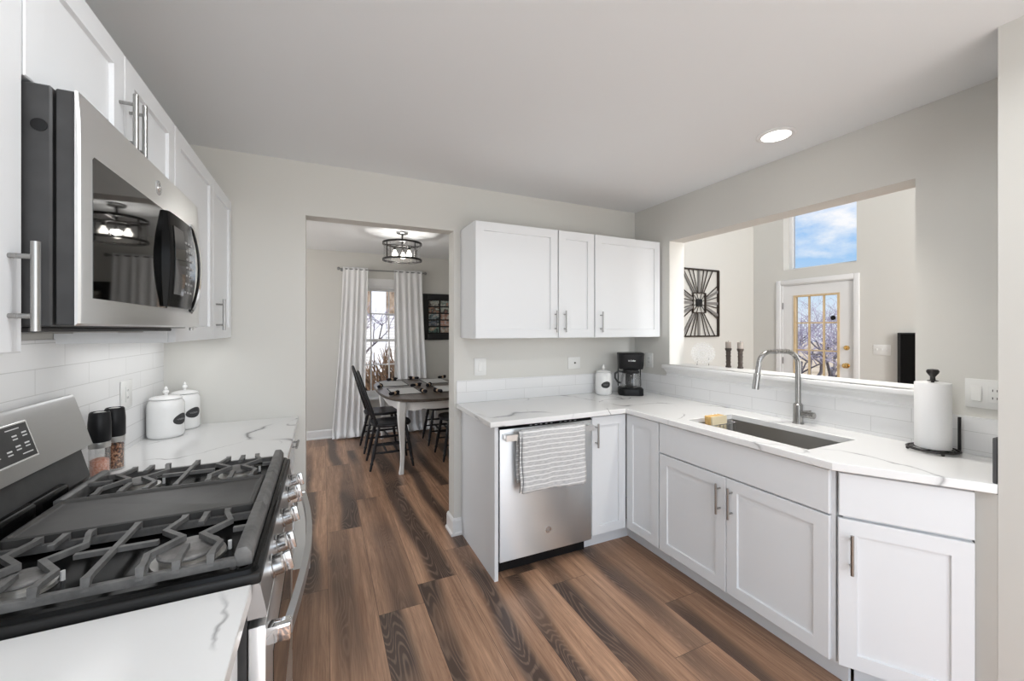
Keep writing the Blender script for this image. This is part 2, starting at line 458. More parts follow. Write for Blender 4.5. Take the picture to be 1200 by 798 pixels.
# ---------------------------------------------------------------- mesh builder
class MB:
    def __init__(self):
        self.bm = bmesh.new()
        self.mi = 0
    def _new(self, vs, fs):
        out = [self.bm.verts.new(v) for v in vs]
        for f in fs:
            try:
                fc = self.bm.faces.new([out[i] for i in f])
                fc.material_index = self.mi
            except ValueError:
                pass
        return out
    def hexa(self, p, bev=0.0, seg=2):
        v = self._new(p, [(0, 3, 2, 1), (4, 5, 6, 7), (0, 1, 5, 4), (1, 2, 6, 5), (2, 3, 7, 6), (3, 0, 4, 7)])
        if bev:
            es = set()
            for a in v:
                es.update(a.link_edges)
            bmesh.ops.bevel(self.bm, geom=list(es), offset=bev, segments=seg, profile=0.5, affect='EDGES', material=-1)
        return self
    def box(self, x0, x1, y0, y1, z0, z1, bev=0.0, seg=2):
        return self.hexa([(x0, y0, z0), (x1, y0, z0), (x1, y1, z0), (x0, y1, z0), (x0, y0, z1), (x1, y0, z1), (x1, y1, z1), (x0, y1, z1)], bev, seg)
    def fbox(self, F, u0, u1, d0, d1, z0, z1, bev=0.0, seg=2):
        P = F.p
        return self.hexa([P(u0, d0, z0), P(u1, d0, z0), P(u1, d1, z0), P(u0, d1, z0), P(u0, d0, z1), P(u1, d0, z1), P(u1, d1, z1), P(u0, d1, z1)], bev, seg)
    def prism(self, pts, axis, a0, a1, bev=0.0):
        """pts: 2-D outline; axis: 'x','y' or 'z' along which it is drawn out from a0 to a1"""
        def q(p, a):
            return {'x': (a, p[0], p[1]), 'y': (p[0], a, p[1]), 'z': (p[0], p[1], a)}[axis]
        n = len(pts)
        v = self._new([q(p, a0) for p in pts] + [q(p, a1) for p in pts],
                      [tuple(range(n))[::-1], tuple(range(n, 2 * n))] + [(i, (i + 1) % n, n + (i + 1) % n, n + i) for i in range(n)])
        if bev:
            es = set()
            for a in v:
                es.update(a.link_edges)
            bmesh.ops.bevel(self.bm, geom=list(es), offset=bev, segments=2, profile=0.5, affect='EDGES', material=-1)
        return self
    def rings(self, rs, cap=True, closed=False):
        """join successive vertex rings (lists of equal length) into a skin"""
        n = len(rs[0])
        vs = [[self.bm.verts.new(p) for p in r] for r in rs]
        k = len(vs)
        for i in range(k if closed else k - 1):
            a, b = vs[i], vs[(i + 1) % k]
            for j in range(n):
                f = self.bm.faces.new((a[j], a[(j + 1) % n], b[(j + 1) % n], b[j]))
                f.material_index = self.mi
        if cap and not closed:
            for r in (vs[0][::-1], vs[-1]):
                f = self.bm.faces.new(r)
                f.material_index = self.mi
        return self
    def tube(self, path, r, seg=10, closed=False, sect=None, up=None):
        """sweep a circle (or a rectangle sect=(w,h)) along a path"""
        pts = [Vector(p) for p in path]
        k = len(pts)
        rs = []
        prev = None
        for i, p in enumerate(pts):
            if closed:
                t = (pts[(i + 1) % k] - pts[i - 1]).normalized()
            elif i == 0:
                t = (pts[1] - p).normalized()
            elif i == k - 1:
                t = (p - pts[i - 1]).normalized()
            else:
                t = ((pts[i + 1] - p).normalized() + (p - pts[i - 1]).normalized()).normalized()
            if up is not None:
                a = Vector(up).cross(t)
                if a.length < 1e-4:
                    a = Vector((1, 0, 0)).cross(t)
                a.normalize()
            elif prev is None:
                a = t.orthogonal().normalized()
            else:
                a = (prev - t * prev.dot(t)).normalized()
            prev = a
            b = t.cross(a)
            rr = r[i] if isinstance(r, (list, tuple)) else r
            if sect:
                w, h = sect
                sc = 1.0
                if 0 < i < k - 1 or closed:
                    c = max(0.35, t.dot((pts[(i + 1) % k] - p).normalized()))
                    sc = 1.0 / c
                rs.append([p + a * (sx * w / 2 * sc) + b * (sy * h / 2) for sx, sy in ((-1, -1), (1, -1), (1, 1), (-1, 1))])
            else:
                rs.append([p + (a * math.cos(2 * PI * j / seg) + b * math.sin(2 * PI * j / seg)) * rr for j in range(seg)])
        return self.rings(rs, True, closed)
    def cyl(self, p0, p1, r0, r1=None, seg=24):
        return self.tube([p0, p1], [r0, r0 if r1 is None else r1], seg)
    def lathe(self, c, prof, seg=32, axis=None):
        """prof: list of (radius, height); caps closed where the radius is > 0"""
        rs = []
        A = Vector(axis).normalized() if axis else Vector((0, 0, 1))
        a = A.orthogonal().normalized()
        b = A.cross(a)
        for r, h in prof:
            r = max(r, 1e-4)
            rs.append([Vector(c) + A * h + (a * math.cos(2 * PI * j / seg) + b * math.sin(2 * PI * j / seg)) * r for j in range(seg)])
        return self.rings(rs)
    def sphere(self, c, r, seg=16, sx=1, sy=1, sz=1):
        k = seg // 2
        rs = []
        for i in range(1, k):
            th = PI * i / k
            rs.append([(c[0] + sx * r * math.sin(th) * math.cos(2 * PI * j / seg), c[1] + sy * r * math.sin(th) * math.sin(2 * PI * j / seg), c[2] - sz * r * math.cos(th)) for j in range(seg)])
        return self.rings(rs)
    def grid(self, f, nu, nv):
        vs = [[self.bm.verts.new(f(i / nu, j / nv)) for j in range(nv + 1)] for i in range(nu + 1)]
        for i in range(nu):
            for j in range(nv):
                fc = self.bm.faces.new((vs[i][j], vs[i + 1][j], vs[i + 1][j + 1], vs[i][j + 1]))
                fc.material_index = self.mi
        return self
    def holed(self, outer, holes, z0, z1):
        """flat slab with holes: outlines of (x, y)"""
        tmp = bmesh.new()
        es = []
        for loop in [outer] + holes:
            vs = [tmp.verts.new((x, y, z1)) for x, y in loop]
            es += [tmp.edges.new((vs[i], vs[(i + 1) % len(vs)])) for i in range(len(vs))]
        bmesh.ops.triangle_fill(tmp, use_beauty=True, use_dissolve=False, edges=es)
        r = bmesh.ops.extrude_face_region(tmp, geom=tmp.faces[:])
        for g in r['geom']:
            if isinstance(g, bmesh.types.BMVert):
                g.co.z = z0
        me = bpy.data.meshes.new('tmp')
        tmp.to_mesh(me)
        tmp.free()
        self.bm.from_mesh(me)
        bpy.data.meshes.remove(me)
        return self

LOC = {}
def emit(name, mb, mats, parent=None, loc=None, sharp=32, label=None, fix=True, mod=None):
    bm = mb.bm
    if fix:
        bmesh.ops.recalc_face_normals(bm, faces=bm.faces[:])
    o0 = LOC[parent.name] if parent is not None else Vector(loc if loc is not None else (0, 0, 0))
    if o0.length > 0:
        bmesh.ops.translate(bm, verts=bm.verts[:], vec=-o0)
    me = bpy.data.meshes.new(name)
    bm.to_mesh(me)
    bm.free()
    for m in (mats if isinstance(mats, (list, tuple)) else [mats]):
        me.materials.append(m)
    me.polygons.foreach_set('use_smooth', [True] * len(me.polygons))
    me.set_sharp_from_angle(angle=R(sharp))
    o = bpy.data.objects.new(name, me)
    COL.objects.link(o)
    if parent is not None:
        o.parent = parent
    else:
        o.location = o0
    LOC[o.name] = o0
    if label:
        o['label'] = label
    return o
def tag(o, label, cat, group=None, kind=None):
    o['label'] = label
    o['category'] = cat
    if group:
        o['group'] = group
    if kind:
        o['kind'] = kind
    return o
def thing(name, label, cat, loc, group=None):
    o = bpy.data.objects.new(name, None)
    o.empty_display_size = 0.05
    COL.objects.link(o)
    o.location = loc
    LOC[o.name] = Vector(loc)
    return tag(o, label, cat, group)
def struct(name, mb, m, parent=None, **kw):
    o = emit(name, mb, m, parent, **kw)
    if parent is None:
        o['kind'] = 'structure'
    return o
def children(o):
    return [c for c in bpy.data.objects if c.parent == o]
def copy_tree(o, parent=None):
    c = o.copy()
    COL.objects.link(c)
    if parent is not None:
        c.parent = parent
    for ch in children(o):
        if ch is not c:
            copy_tree(ch, c)
    return c
class Fr:
    def __init__(self, o, u, n):
        self.o, self.u, self.n = o, u, n
    def p(self, u, d, z):
        return (self.o[0] + u * self.u[0] + d * self.n[0], self.o[1] + u * self.u[1] + d * self.n[1], z)

# ---------------------------------------------------------------- room shell
H, HD, HL = 2.438, 2.475, 5.0
XL, XR, YB = -0.776, 2.445, 2.741
WT = 0.12
XR2 = 2.60
YD = 5.88          # dining back wall
XW = 5.85          # living room door wall
YA = 4.0           # living room art wall
YR = -3.0
YK = -1.3          # unseen rear wall of the kitchen, set close for the fill light
struct('floor', MB().box(-2.2, 7.0, YR, 6.1, -0.12, 0.0), M['floor'])
struct('ceiling', MB().box(XL - WT, XR2, YK - 0.15, YB + WT, H, H + 0.15), M['ceil'])
struct('ceiling_dining', MB().box(-2.2, XR2, YB + WT, YD + 0.2, HD, HD + 0.12), M['ceil'])
struct('ceiling_living', MB().box(XR, XW + 0.25, YR - 0.15, YA + 0.15, HL, HL + 0.12), M['ceil'])
struct('wall_left', MB().box(XL - WT, XL, YK, YB, 0, H), M['wall'])
mb = MB()
mb.box(XL - WT, -0.096, YB, YB + WT, 0, HD)
mb.box(-0.096, 0.826, YB, YB + WT, 2.119, HD)
mb.box(0.826, XR2, YB, YB + WT, 0, HD)
mb.box(-2.2, XL - WT, YB, YB + WT, 0, HD)
struct('wall_back', mb, M['wall'])
mb = MB()
P0, P1, PZ0, PZ1 = 0.904, 2.3525, 1.128, 2.119
mb.box(XR, XR2, P1, YB, 0, HL)
mb.box(XR, XR2, P0, P1, PZ1, HL)
mb.box(XR, XR2, P0, P1, 0, PZ0)
mb.box(XR, XR2, 0.545, P0, 0, HL)
struct('wall_right', mb, M['wall'])
struct('wall_pantry', MB().box(2.037, XR2, YR, 0.545, 0, HL), M['wall'])
struct('trim_1', MB().prism([(2.038, 0.5455), (XR, 0.5455), (XR, 0.583), (2.054, 0.603)], 'z', 0, 0.880), M['wall'])
mb = MB()                                            # unseen rear wall, its wide opening made for the fill light
mb.box(XL - WT, -0.55, YK - 0.12, YK, 0, H)
mb.box(1.95, 2.037, YK - 0.12, YK, 0, H)
mb.box(-0.55, 1.95, YK - 0.12, YK, 2.38, H)
struct('wall_rear', mb, M['wall'])
# dining
mb = MB()
WX0, WX1, WZ0, WZ1 = 0.315, 1.15, 0.50, 2.06
mb.box(-2.2, WX0, YD, YD + 0.16, 0, HD)
mb.box(WX1, XR2, YD, YD + 0.16, 0, HD)
mb.box(WX0, WX1, YD, YD + 0.16, WZ1, HD)
mb.box(WX0, WX1, YD, YD + 0.16, 0, WZ0)
struct('wall_dining', mb, M['wall'])
struct('wall_dining_right', MB().box(XR, XR2, YB + WT, YD, 0, HD), M['wall'])
mb = MB()
mb.box(-2.2, -2.05, YB + WT, 3.5, 0, HD)
mb.box(-2.2, -2.05, 5.5, YD, 0, HD)
mb.box(-2.2, -2.05, 3.5, 5.5, 2.15, HD)
mb.box(-2.2, -2.05, 3.5, 5.5, 0, 0.65)
struct('wall_dining_left', mb, M['wall'])
# living
struct('wall_art', MB().box(XR2, XW + 0.2, YA, YA + 0.15, 0, HL), M['wall'])
mb = MB()
DY0, DY1, DZ = 2.722, 3.600, 2.055
HY0, HY1, HZ0, HZ1 = 2.70, 3.563, 2.255, 3.75
mb.box(XW, XW + 0.2, YR, -1.15, 0, HL)
mb.box(XW, XW + 0.2, 0.85, 2.70, 0, HL)
mb.box(XW, XW + 0.2, -1.15, 0.85, 0, 0.5)
mb.box(XW, XW + 0.2, -1.15, 0.85, 2.6, HL)
mb.box(XW, XW + 0.2, 3.60, YA, 0, HL)
mb.box(XW, XW + 0.2, HY0, 3.60, DZ, HZ0)
mb.box(XW, XW + 0.2, HY0, 3.60, HZ1, HL)
mb.box(XW, XW + 0.2, HY1, 3.60, HZ0, HZ1)
mb.box(XW, XW + 0.2, 2.70, DY0, 0, DZ)
struct('wall_door', mb, M['wall'])
mb = MB()
mb.box(XR2, 2.72, YR - 0.12, YR, 0, HL)
mb.box(3.8, XW, YR - 0.12, YR, 0, HL)
mb.box(2.72, 3.8, YR - 0.12, YR, 4.4, HL)
mb.box(2.72, 3.8, YR - 0.12, YR, 0, 0.6)
struct('wall_living_rear', mb, M['wall'])

def skirting(name, p0, p1, n, h=0.115, t=0.014):
    """baseboard from p0 to p1 with its thickness towards n"""
    (x0, y0), (x1, y1) = p0, p1
    L = math.hypot(x1 - x0, y1 - y0)
    F = Fr(p0, ((x1 - x0) / L, (y1 - y0) / L), n)
    mb = MB()
    prof = [(0, 0), (t + 0.010, 0), (t + 0.010, 0.014), (t, 0.022), (t, h - 0.018), (t - 0.005, h - 0.006), (0.003, h), (0, h)]
    mb.rings([[F.p(0, d, z) for d, z in prof], [F.p(L, d, z) for d, z in prof]])
    return struct(name, mb, M['trim'], sharp=20)
skirting('baseboard_dining', (-2.0, YD), (XR, YD), (0, -1))
skirting('baseboard_jamb_left', (-0.096, YB - 0.024), (-0.096, YB + WT + 0.012), (1, 0))
skirting('baseboard_jamb_right', (0.826, YB - 0.024), (0.826, YB + WT + 0.012), (-1, 0))
skirting('baseboard_jamb_front', (0.826, YB), (0.879, YB), (0, -1))
skirting('baseboard_dining_right', (XR, YB + WT), (XR, YD), (-1, 0))
skirting('baseboard_pantry', (2.037, -1.29), (2.037, 0.545), (-1, 0))
skirting('baseboard_living', (XW, YR), (XW, 2.64), (-1, 0))
skirting('baseboard_art', (XR2, YA), (XW, YA), (0, -1))

# backsplash tiles
struct('trim_2', MB().box(XL, XL + 0.007, -0.6, YB, 0.9145, 1.40), M['tile_y'])
struct('trim_3', MB().box(0.845, XR - 0.008, YB - 0.008, YB, 0.9145, 1.072), M['tile_x'])
struct('trim_4', MB().box(XR - 0.008, XR, 0.581, YB, 0.9145, 1.070), M['tile_y'])
# sill of the pass-through with its moulding
mb = MB()
SY0, SY1 = 0.86, 2.385
mb.box(2.392, XR, SY0, SY1, 1.130, 1.160, 0.007, 3)
mb.box(2.400, 2.66, P0 + 0.001, P1 - 0.001, 1.130, 1.160, 0.007, 3)
struct('trim_5', mb, M['trim'])
mb = MB()
prof = [(XR, 1.0715), (2.428, 1.0715), (2.428, 1.080), (2.434, 1.084), (2.434, 1.092), (2.424, 1.104), (2.408, 1.118), (2.404, 1.129), (XR, 1.129)]
mb.rings([[(x, SY0 + 0.015, z) for x, z in prof], [(x, SY1 - 0.015, z) for x, z in prof]])
struct('trim_6', mb, M['trim'], sharp=20)

# ---------------------------------------------------------------- dining window
w = thing('window_1', 'white double-hung dining room window between the white curtains', 'window', ((WX0 + WX1) / 2, YD, WZ0))
w['kind'] = 'structure'
mb = MB()
for x0, x1, z0, z1 in ((WX0 - 0.06, WX0 + 0.012, WZ0 - 0.02, WZ1 + 0.07), (WX1 - 0.012, WX1 + 0.06, WZ0 - 0.02, WZ1 + 0.07), (WX0 + 0.012, WX1 - 0.012, WZ1 - 0.03, WZ1 + 0.07)):
    mb.box(x0, x1, YD - 0.02, YD, z0, z1, 0.003)
for x0, x1, z0, z1 in ((WX0, WX0 + 0.03, WZ0, WZ1), (WX1 - 0.03, WX1, WZ0, WZ1), (WX0 + 0.03, WX1 - 0.03, WZ1 - 0.06, WZ1), (WX0 + 0.03, WX1 - 0.03, WZ0, WZ0 + 0.05)):
    mb.box(x0, x1, YD, YD + 0.10, z0, z1)
emit('window_frame', mb, M['trim'], w)
emit('window_sill', MB().box(WX0 - 0.07, WX1 + 0.07, YD - 0.06, YD + 0.02, WZ0 - 0.03, WZ0, 0.004), M['trim'], w)
for (z0, z1, y) in ((1.26, WZ1 - 0.06, YD + 0.075), (WZ0 + 0.05, 1.30, YD + 0.04)):
    mb = MB()
    a, b = WX0 + 0.031, WX1 - 0.031
    s = 0.035
    for x0, x1, q0, q1 in ((a, a + s, z0, z1), (b - s, b, z0, z1), (a + s, b - s, z1 - s, z1), (a + s, b - s, z0, z0 + s)):
        mb.box(x0, x1, y - 0.014, y + 0.014, q0, q1)
    sh = emit('sash', mb, M['trim'], w)
    mb = MB()
    ia, ib, i0, i1 = a + s, b - s, z0 + s, z1 - s
    for x in (0.602, 0.842):
        mb.box(x - 0.009, x + 0.009, y - 0.009, y + 0.009, i0, i1)
    for z in ((i0 + i1) / 2 + 0.02,):
        mb.box(ia, ib, y - 0.0085, y + 0.0085, z - 0.008, z + 0.008)
    emit('muntin', mb, M['trim'], sh)
    emit('pane', MB().box(ia, ib, y - 0.002, y + 0.002, i0, i1), M['pane'], sh)

# living room high window
w = thing('window_2', 'high square window showing blue sky above the glazed door', 'window', (XW + 0.15, (HY0 + HY1) / 2, HZ0))
w['kind'] = 'structure'
mb = MB()
for y0, y1, z0, z1 in ((HY0, HY0 + 0.04, HZ0, HZ1), (HY1 - 0.05, HY1, HZ0, HZ1), (HY0 + 0.04, HY1 - 0.05, HZ0, HZ0 + 0.03), (HY0 + 0.04, HY1 - 0.05, HZ1 - 0.04, HZ1)):
    mb.box(XW + 0.13, XW + 0.19, y0, y1, z0, z1, 0.003)
emit('window_frame', mb, M['trim'], w)
emit('pane', MB().box(XW + 0.155, XW + 0.16, HY0 + 0.04, HY1 - 0.05, HZ0 + 0.03, HZ1 - 0.04), M['pane'], w)

# glazed door
d = thing('door_1', 'white exterior door with twelve small panes and brass hardware', 'door', (XW + 0.05, (DY0 + DY1) / 2, 0))
d['kind'] = 'structure'
S0, S1, ST = 2.733, 3.569, 2.035
G0, G1, GZ0, GZ1 = 2.895, 3.42, 0.42, 1.885
mb = MB()
for y0, y1, z0, z1 in ((S0, G0, 0.01, ST), (G1, S1, 0.01, ST), (G0, G1, GZ1, ST), (G0, G1, 0.01, GZ0)):
    mb.box(XW + 0.012, XW + 0.056, y0, y1, z0, z1)
emit('door_leaf', mb, M['trim'], d)
mb = MB()
for y0, y1, z0, z1 in ((DY0, S0 - 0.002, 0, DZ), (S1 + 0.002, DY1, 0, DZ), (S0 - 0.002, S1 + 0.002, ST + 0.003, DZ)):
    mb.box(XW + 0.001, XW + 0.12, y0, y1, z0, z1)
for y0, y1, z0, z1 in ((DY0 - 0.055, DY0 + 0.004, 0, DZ + 0.06), (DY1 - 0.004, DY1 + 0.055, 0, DZ + 0.06), (DY0 + 0.004, DY1 - 0.004, DZ - 0.004, DZ + 0.06)):
    mb.box(XW - 0.018, XW + 0.0, y0, y1, z0, z1, 0.004)
emit('door_frame', mb, M['trim'], d)
mb = MB()
for y0, y1, z0, z1 in ((G0 - 0.012, G0 + 0.014, GZ0 - 0.012, GZ1 + 0.012), (G1 - 0.014, G1 + 0.012, GZ0 - 0.012, GZ1 + 0.012), (G0 + 0.014, G1 - 0.014, GZ1 - 0.012, GZ1 + 0.012), (G0 + 0.014, G1 - 0.014, GZ0 - 0.012, GZ0 + 0.014)):
    mb.box(XW + 0.004, XW + 0.062, y0, y1, z0, z1)
rows = 5
for k in (1, 2):
    y = G0 + (G1 - G0) * k / 3
    mb.box(XW + 0.022, XW + 0.046, y - 0.009, y + 0.009, GZ0, GZ1)
for k in range(1, 5):
    z = GZ1 - 0.365 * k
    if z > GZ0 + 0.05:
        mb.box(XW + 0.0225, XW + 0.0455, G0, G1, z - 0.009, z + 0.009)
emit('muntin', mb, M['oak'], d, label='golden oak glazing bars')
emit('pane', MB().box(XW + 0.031, XW + 0.035, G0, G1, GZ0, GZ1), M['pane'], d)
mb = MB()
mb.lathe((XW + 0.0115, 2.808, 0.985), [(0.033, 0), (0.033, 0.006), (0.012, 0.010), (0.012, 0.030), (0.024, 0.040), (0.030, 0.052), (0.024, 0.064), (0.008, 0.068)], 20, (-1, 0, 0))
emit('door_knob', mb, M['brass'], d)
mb = MB()
mb.lathe((XW + 0.0115, 2.808, 1.205), [(0.031, 0), (0.029, 0.012), (0.010, 0.014)], 20, (-1, 0, 0))
mb.box(XW - 0.020, XW - 0.002, 2.802, 2.814, 1.185, 1.225, 0.003)
emit('deadbolt', mb, M['brass'], d)
for z in (0.25, 1.0, 1.76):
    mb = MB()
    mb.cyl((XW + 0.004, S1 + 0.004, z - 0.045), (XW + 0.004, S1 + 0.004, z + 0.045), 0.008, seg=10)
    emit('hinge', mb, M['hinge'], d)
mb = MB()
mb.lathe((XW + 0.030, 2.965, 1.58), [(0.030, 0), (0.030, 0.002), (0.001, 0.0022)], 20, (-1, 0, 0))
emit('window_sticker', mb, M['blk'], d, label='round dark sticker on the pane')

# ---------------------------------------------------------------- cabinetry
def shaker(mb, F, u0, u1, z0, z1, d0=0.0, t=0.020, stile=0.057, rec=0.009):
    """shaker door with its back at depth d0"""
    e = 0.002
    d1 = d0 + t
    P = F.p
    def loop(a, d):
        return [P(u0 + a, d, z0 + a), P(u1 - a, d, z0 + a), P(u1 - a, d, z1 - a), P(u0 + a, d, z1 - a)]
    mb.rings([loop(0, d0), loop(0, d1 - e), loop(e, d1), loop(stile, d1), loop(stile + 0.0025, d1 - rec), loop(stile + 0.005, d1 - rec)])
def slab(mb, F, u0, u1, z0, z1, d0=0.0, t=0.020):
    e = 0.002
    d1 = d0 + t
    P = F.p
    def loop(a, d):
        return [P(u0 + a, d, z0 + a), P(u1 - a, d, z0 + a), P(u1 - a, d, z1 - a), P(u0 + a, d, z1 - a)]
    mb.rings([loop(0, d0), loop(0, d1 - e), loop(e, d1)])
def pull(parent, F, u, z0, z1, d=0.020, horizontal=False, r=0.006):
    """bar pull; vertical from z0 to z1 at u, or horizontal from u to u+z1 at height z0"""
    mb = MB()
    P = F.p
    off = d + 0.032
    if horizontal:
        L = z1
        mb.cyl(P(u, off, z0), P(u + L, off, z0), r, seg=14)
        for k in (0.17, 0.83):
            mb.cyl(P(u + L * k, d - 0.0005, z0), P(u + L * k, off, z0), r * 0.72, seg=10)
    else:
        mb.cyl(P(u, off, z0), P(u, off, z1), r, seg=14)
        for k in (0.17, 0.83):
            z = z0 + (z1 - z0) * k
            mb.cyl(P(u, d - 0.0005, z), P(u, off, z), r * 0.72, seg=10)
    return emit('handle', mb, M['nickel'], parent, label='brushed nickel bar handle')
def wall_cab(label, F, u0, u1, z0, z1, depth, doors, group=None):
    """doors: (u0, u1, z0, z1, handle u or None, handle z0)"""
    b = F.p((u0 + u1) / 2, -depth / 2, z0)
    t = thing('wall_cabinet', label, 'cabinet', b, group)
    mb = MB()
    mb.fbox(F, u0, u1, -depth, 0, z0, z1, 0.001, 1)
    emit('carcass', mb, M['cab'], t)
    for a, c, q0, q1, hu, hz in doors:
        mb = MB()
        shaker(mb, F, a, c, q0, q1, 0.001)
        dd = emit('door', mb, M['cab'], t)
        if hu is not None:
            pull(dd, F, hu, hz, hz + 0.150, 0.021)
    return t
# upper cabinets, left run (front of doors at X = -0.467)
FL = Fr((-0.488, 0), (0, 1), (1, 0))
DL = 0.286
nc = wall_cab('white shaker wall cabinet left of the microwave, cut by the photo edge', FL, 0.10, 0.985, 1.390, 2.146, DL,
         [(0.545, 0.983, 1.392, 2.144, 0.950, 1.428), (0.103, 0.541, 1.392, 2.144, None, 0)])
emit('under_cabinet_light', MB().box(-0.60, -0.505, 0.20, 0.955, 1.3775, 1.3895, 0.002, 1), M['trim'], nc)
wall_cab('short white two-door wall cabinet above the microwave', FL, 0.988, 1.773, 1.868, 2.146, DL,
         [(0.990, 1.378, 1.870, 2.144, 1.350, 1.882), (1.382, 1.771, 1.870, 2.144, 1.408, 1.882)])
wall_cab('tall white two-door wall cabinet right of the microwave, by the back wall', FL, 1.777, 2.738, 1.385, 2.146, DL,
         [(1.780, 2.316, 1.387, 2.144, 1.830, 1.428), (2.320, 2.730, 1.387, 2.144, 2.372, 1.428)])
# upper cabinets, back run
FB = Fr((0, 2.456), (1, 0), (0, -1))
for a, c, hu, lab in ((0.875, 1.486, 1.461, 'wide white shaker wall cabinet beside the doorway to the dining room'),
                      (1.490, 1.796, 1.535, 'narrow white shaker wall cabinet between two wider ones'),
                      (1.800, 2.432, 1.848, 'white shaker wall cabinet above the coffee maker, against the pass-through wall')):
    wall_cab(lab, FB, a, c, 1.372, 2.127, 0.2845, [(a + 0.002, c - 0.002, 1.374, 2.125, hu, 1.412)])

def base_cab(label, F, u0, u1, depth, fronts, toe=0.075, carc=None, tk=(0.0005, -0.0005)):
    """fronts: list of (kind, u0, u1, z0, z1, handle) ; handle None / ('v', u, z0) / ('h', u, z)"""
    b = F.p((u0 + u1) / 2, -depth / 2, 0)
    t = thing('base_cabinet', label, 'cabinet', b)
    mb = MB()
    if carc:
        mb.prism(carc, 'z', 0.112, 0.881)
    else:
        mb.fbox(F, u0, u1, -depth, 0, 0.112, 0.881, 0.001, 1)
    emit('carcass', mb, M['cab'], t)
    mb = MB()
    mb.fbox(F, u0 + tk[0], u1 + tk[1], -toe - 0.018, -toe, 0.0, 0.1115)
    emit('toe_kick', mb, M['cab'], t)
    for kind, a, c, q0, q1, hd in fronts:
        mb = MB()
        if kind == 'door':
            shaker(mb, F, a, c, q0, q1, 0.001)
        else:
            slab(mb, F, a, c, q0, q1, 0.001)
        dd = emit('door' if kind == 'door' else 'drawer_front', mb, M['cab'], t)
        if hd and hd[0] == 'v':
            pull(dd, F, hd[1], hd[2], hd[2] + 0.152, 0.021)
        elif hd:
            pull(dd, F, hd[1], hd[2], 0.15, 0.021, True)
    return t
FLB = Fr((-0.176, 0), (0, 1), (1, 0))
base_cab('white base cabinet left of the range, under the near counter', FLB, -0.50, 0.970, 0.599,
         [('drawer', 0.25, 0.967, 0.70, 0.868, None), ('door', 0.25, 0.606, 0.118, 0.690, None), ('door', 0.610, 0.967, 0.118, 0.690, None)])
base_cab('white base cabinet between the range and the back wall', FLB, 1.806, 2.738, 0.599,
         [('drawer', 1.810, 2.734, 0.70, 0.868, ('h', 2.34, 0.828)), ('door', 1.810, 2.270, 0.118, 0.690, ('v', 2.235, 0.52)), ('door', 2.274, 2.734, 0.118, 0.690, ('v', 2.31, 0.52))])
FBB = Fr((0, 2.147), (1, 0), (0, -1))
base_cab('narrow white base cabinet right of the dishwasher, with one door', FBB, 1.546, 1.840, 0.583,
         [('door', 1.549, 1.819, 0.118, 0.872, ('v', 1.575, 0.684))], tk=(0.0005, 0.0785))
FRB = Fr((1.844, 0), (0, 1), (-1, 0))
base_cab('white corner base cabinet with a plain handleless door', FRB, 1.838, 2.146, 0.590,
         [('door', 1.842, 2.122, 0.118, 0.872, None)], tk=(0.0005, 0.0755))
sb = base_cab('white sink base cabinet with wide false drawer front and two doors', FRB, 0.921, 1.836, 0.590,
         [('drawer', 0.934, 1.833, 0.698, 0.872, None), ('door', 1.392, 1.833, 0.118, 0.690, ('v', 1.422, 0.503)), ('door', 0.934, 1.388, 0.118, 0.690, ('v', 1.356, 0.503))], tk=(-0.007, -0.0005))
# the sink base is open at the top for the bowl
for c in children(sb):
    if c.name.startswith('carcass'):
        mb = MB()
        mb.fbox(FRB, 0.921, 1.836, -0.018, 0, 0.112, 0.881)
        mb.fbox(FRB, 0.921, 0.939, -0.590, -0.018, 0.112, 0.881)
        mb.fbox(FRB, 1.818, 1.836, -0.590, -0.018, 0.112, 0.881)
        mb.fbox(FRB, 0.939, 1.818, -0.590, -0.018, 0.112, 0.130)
        bmesh.ops.recalc_face_normals(mb.bm, faces=mb.bm.faces[:])
        bmesh.ops.translate(mb.bm, verts=mb.bm.verts[:], vec=-LOC[c.name])
        mb.bm.to_mesh(c.data)
        mb.bm.free()
AD = (0.55004, -0.83514)
AN = (-0.83514, -0.55004)
FA = Fr((1.8188 - AN[0] * 0.021, 0.9238 - AN[1] * 0.021), AD, AN)
q0, q1 = FA.p(0.0, 0, 0), FA.p(0.388, 0, 0)
base_cab('white angled end base cabinet with one drawer front and one door', FA, 0.012, 0.388, 0.3,
         [('drawer', 0.024, 0.392, 0.704, 0.870, None), ('door', 0.022, 0.392, 0.118, 0.693, ('v', 0.060, 0.494))],
         carc=[(q0[0] + 0.0222, 0.9033), (q1[0], q1[1]), (2.43, 0.5925), (2.43, 0.9033)], tk=(0.072, 0.01))
# end panel of the peninsula
ep = emit('cabinet_end_panel', MB().box(0.880, 0.903, 2.128, 2.740, 0.0, 0.881, 0.001, 1), M['cab'], loc=(0.89, 2.43, 0))
tag(ep, 'flat white end panel on the left side of the dishwasher', 'panel')

# ---------------------------------------------------------------- counters
def counter(label, outer, holes=()):
    mb = MB()
    mb.holed(outer, list(holes), 0.882, 0.914)
    c = Vector((sum(p[0] for p in outer) / len(outer), sum(p[1] for p in outer) / len(outer), 0.882))
    o = emit('countertop', mb, M['quartz'], loc=c, sharp=30)
    bv = o.modifiers.new('bevel', 'BEVEL')
    bv.width = 0.003
    bv.segments = 2
    bv.limit_method = 'ANGLE'
    bv.angle_limit = R(40)
    return tag(o, label, 'countertop')
counter('white veined quartz countertop in the near left corner, before the range', [(XL + 0.0005, -0.5), (-0.132, -0.5), (-0.132, 0.973), (XL + 0.0005, 0.973)])
counter('white veined quartz countertop holding the canisters, beyond the range', [(XL + 0.0005, 1.802), (-0.132, 1.802), (-0.132, 2.7405), (XL + 0.0005, 2.7405)])
SX0, SX1, SKY0, SKY1 = 1.897, 2.272, 1.052, 1.690
